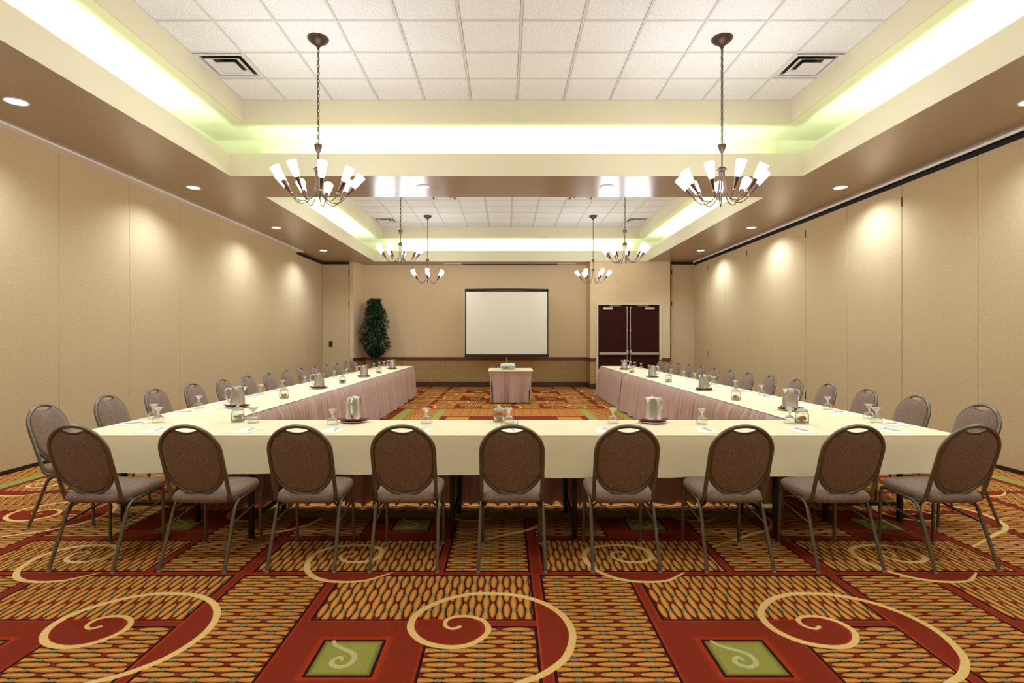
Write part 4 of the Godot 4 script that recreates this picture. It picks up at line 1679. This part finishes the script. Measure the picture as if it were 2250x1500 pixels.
func build_tableware() -> void:
	M.glass_foot = M.glass.duplicate()
	M.glass_foot.albedo_color = Color(0.98, 0.99, 0.99, 0.2)
	# goblets
	var gob := make_goblet()
	var used := [false]
	var put_copy := func(src: Node3D, called: String, flag: Array, x: float, y: float, d: float, turn: float, label: String, cat: String, group: String) -> Node3D:
		var o: Node3D = copy(src, called, Vector3.ZERO) if flag[0] else src
		flag[0] = true
		o.position = P(x, y, d)
		o.rotation.y = turn
		tag(o, label, cat, group)
		return o
	var fg := [[-2.836, 4.52], [-2.05, 4.5], [-1.375, 4.40], [-0.64, 4.47], [0.03, 4.47], [0.872, 4.47], [1.58, 4.44], [2.3, 4.47], [3.02, 4.5]]
	for i in 9:
		var nm: String = "leftmost" if i == 0 else ("rightmost" if i == 8 else ORD[i] + " from the left")
		put_copy.call(gob, "goblet", used, fg[i][0], TY, fg[i][1], 0.0, "upturned clear goblet on the front row of tables, %s" % nm, "goblet", "goblets on the front row")
	var ld := [4.74, 5.44, 6.14, 6.82, 7.5, 8.32, 9.03, 9.79, 10.5, 11.25, 12.0, 12.7, 13.25, 13.75]
	for i in 14:
		put_copy.call(gob, "goblet", used, -3.015, TY, ld[i], 0.0, "upturned clear goblet on the left table arm, %s from the near end" % ORD[i], "goblet", "goblets on the left arm")
	var rd := [4.74, 5.35, 6.03, 6.73, 7.5, 8.25, 9.1, 9.65, 10.42, 11.3, 11.95, 12.7, 13.3, 13.75]
	for i in 14:
		put_copy.call(gob, "goblet", used, 3.12, TY, rd[i], 0.0, "upturned clear goblet on the right table arm, %s from the near end" % ORD[i], "goblet", "goblets on the right arm")
	# pads and pens
	var pad := thing("notepad", Vector3.ZERO)
	var b := MB.new()
	b.box(Vector3(0, 0.002, 0), Vector3(0.14, 0.004, 0.216))
	put("sheets", b, M.paper_white, pad)
	b = MB.new()
	b.box(Vector3(0, 0.0044, -0.085), Vector3(0.05, 0.0006, 0.012))
	put("printed_heading", b, M.projector_grey, pad)
	var pen := thing("pen", Vector3.ZERO)
	b = MB.new()
	b.tube([Vector3(0, 0, 0.068), Vector3(0, 0, 0.06), Vector3(0, 0, -0.068)], [0.001, 0.0034, 0.0034], 8)
	put("barrel", b, M.pen, pen)
	b = MB.new()
	b.box(Vector3(0, 0.0052, -0.045), Vector3(0.0025, 0.002, 0.04))
	put("clip", b, M.satin, pen)
	var u1 := [false]
	var u2 := [false]
	var fx := [-2.6, -1.915, -1.28, -0.63, 0.04, 0.74, 1.49, 2.19, 2.86]
	for i in 9:
		var nm: String = "leftmost" if i == 0 else ("rightmost" if i == 8 else ORD[i] + " from the left")
		var tw := deg_to_rad(-8.0 + rng.randf_range(-6, 6))
		put_copy.call(pad, "notepad", u1, fx[i], TY, 4.1, tw, "white notepad at the front row, %s" % nm, "notepad", "notepads on the front row")
		put_copy.call(pen, "pen", u2, fx[i] + 0.02, TY + 0.0078, 4.11, tw + 0.35, "slim pen lying on a front row notepad, %s" % nm, "pen", "pens on the front row")
	for i in 14:
		var tw := deg_to_rad(-90 + rng.randf_range(-8, 8))
		put_copy.call(pad, "notepad", u1, -2.985, TY, 4.42 + 0.693 * i, tw, "white notepad on the left table arm, %s from the near end" % ORD[i], "notepad", "notepads on the left arm")
		put_copy.call(pen, "pen", u2, -2.985, TY + 0.0078, 4.44 + 0.693 * i, tw + 0.35, "slim pen on a left arm notepad, %s from the near end" % ORD[i], "pen", "pens on the left arm")
	for i in 14:
		var tw := deg_to_rad(90 + rng.randf_range(-8, 8))
		put_copy.call(pad, "notepad", u1, 3.09, TY, 4.40 + 0.70 * i, tw, "white notepad on the right table arm, %s from the near end" % ORD[i], "notepad", "notepads on the right arm")
		put_copy.call(pen, "pen", u2, 3.09, TY + 0.0078, 4.42 + 0.70 * i, tw + 0.35, "slim pen on a right arm notepad, %s from the near end" % ORD[i], "pen", "pens on the right arm")
	# pitchers on saucers with red napkins
	var pit := make_pitcher()
	var sau := make_saucer()
	var nap := make_napkin()
	var u3 := [false]
	var u4 := [false]
	var u5 := [false]
	var ps := [[-2.66, 5.5, 12.0, "on the left table arm, nearest the camera"], [-2.556, 7.6, 10.0, "on the left table arm, second from the near end"], [-2.516, 9.86, 5.0, "on the left table arm, third from the near end"], [-2.54, 12.45, 0.0, "on the left table arm, farthest from the camera"],
		[-1.24, 4.535, 95.0, "on the front row, left of the middle"], [1.2, 4.5, 215.0, "on the front row, right of the middle"],
		[2.72, 5.28, 200.0, "on the right table arm, nearest the camera"], [2.625, 7.3, 190.0, "on the right table arm, second from the near end"], [2.598, 9.75, 180.0, "on the right table arm, third from the near end"], [2.64, 12.25, 185.0, "on the right table arm, farthest from the camera"]]
	for q in ps:
		put_copy.call(sau, "saucer", u4, q[0], TY, q[1], 0.0, "white saucer under the pitcher %s" % q[3], "saucer", "saucers under the pitchers")
		put_copy.call(nap, "napkin", u5, q[0], TY + 0.0145, q[1], deg_to_rad(rng.randf_range(20, 70)), "dark red napkin under the pitcher %s" % q[3], "napkin", "napkins under the pitchers")
		put_copy.call(pit, "pitcher", u3, q[0], TY + 0.0182, q[1], deg_to_rad(q[2]), "brushed steel water pitcher %s" % q[3], "pitcher", "steel pitchers")
	# sweets
	var jar := make_jar()
	var u6 := [false]
	var js := [[-2.2, 4.55, "at the left corner of the front row", 1], [-2.52, 6.3, "on the left table arm, nearest the camera", 0], [-2.5, 8.5, "on the left table arm, second from the near end", 2], [-2.51, 11.0, "on the left table arm, farthest from the camera", 1],
		[-0.05, 4.55, "in the middle of the front row", 1], [2.40, 4.47, "at the right corner of the front row", 0], [2.57, 6.16, "on the right table arm, nearest the camera", 0], [2.565, 8.68, "on the right table arm, second from the near end", 0], [2.53, 11.05, "on the right table arm, farthest from the camera", 0]]
	for i in js.size():
		var q: Array = js[i]
		put_copy.call(jar, "candy_jar", u6, q[0], TY, q[1], 0.0, "small lidded glass jar %s" % q[2], "jar", "glass candy jars")
		candies(P(q[0], TY, q[1]), [M.candy_a, M.candy_b, M.candy_c][q[3]], "little sweets inside the glass jar %s" % q[2], 100 + i)

func build_ficus() -> void:
	var t := thing("potted_ficus", P(-3.78, 0, 16.05))
	tag(t, "tall dark green potted ficus tree in the far left corner", "plant")
	var b := MB.new()
	b.lathe([Vector2(0.0, 0.0), Vector2(0.15, 0.0), Vector2(0.19, 0.3), Vector2(0.2, 0.31), Vector2(0.2, 0.34), Vector2(0.18, 0.34), Vector2(0.17, 0.29), Vector2(0.0, 0.29)], 24)
	put("planter", b, M.wicker, t)
	for k in 3:
		b = MB.new()
		var path := []
		for i in 14:
			var h := 0.28 + i * 0.155
			path.append(Vector3(0.035 * cos(h * 3.0 + k * 2.1), h, 0.03 * sin(h * 3.0 + k * 2.1)))
		b.tube(path, 0.016, 7)
		put("trunk", b, M.bark, t)
	var r := RandomNumberGenerator.new()
	r.seed = 77
	b = MB.new()
	var i := 0
	while i < 3600:
		var h := r.randf_range(0.95, 2.62)
		var k := (h - 0.95) / 1.67
		var rad: float = 0.43 * sqrt(clampf(k * 6.0, 0.0, 1.0)) * (1.0 - pow(k, 2.6) * 0.66)
		var w := r.randf() * TAU
		rad *= 0.84 + 0.2 * sin(w * 3.0 + h * 7.0)
		var q := sqrt(r.randf_range(0.12, 1.0)) * rad
		var p := Vector3(cos(w) * q, h, sin(w) * q * 0.9)
		var dir := Vector3(cos(w), r.randf_range(-1.3, 0.1), sin(w)).normalized()
		var sd := dir.cross(Vector3(r.randf_range(-0.5, 0.5), 1, r.randf_range(-0.5, 0.5))).normalized()
		var l := r.randf_range(0.07, 0.12)
		var wd := l * 0.24
		var nn := sd.cross(dir).normalized()
		var a := b.vert(p, nn)
		var c1 := b.vert(p + dir * l * 0.45 + sd * wd, (nn + sd * 0.3).normalized())
		var c2 := b.vert(p + dir * l * 0.45 - sd * wd, (nn - sd * 0.3).normalized())
		var e := b.vert(p + dir * l - Vector3(0, l * 0.15, 0), nn)
		b.tri(a, c1, c2)
		b.tri(c1, e, c2)
		i += 1
	var f := put("foliage", b, M.leaf, t)
	f.set_meta("kind", "stuff")
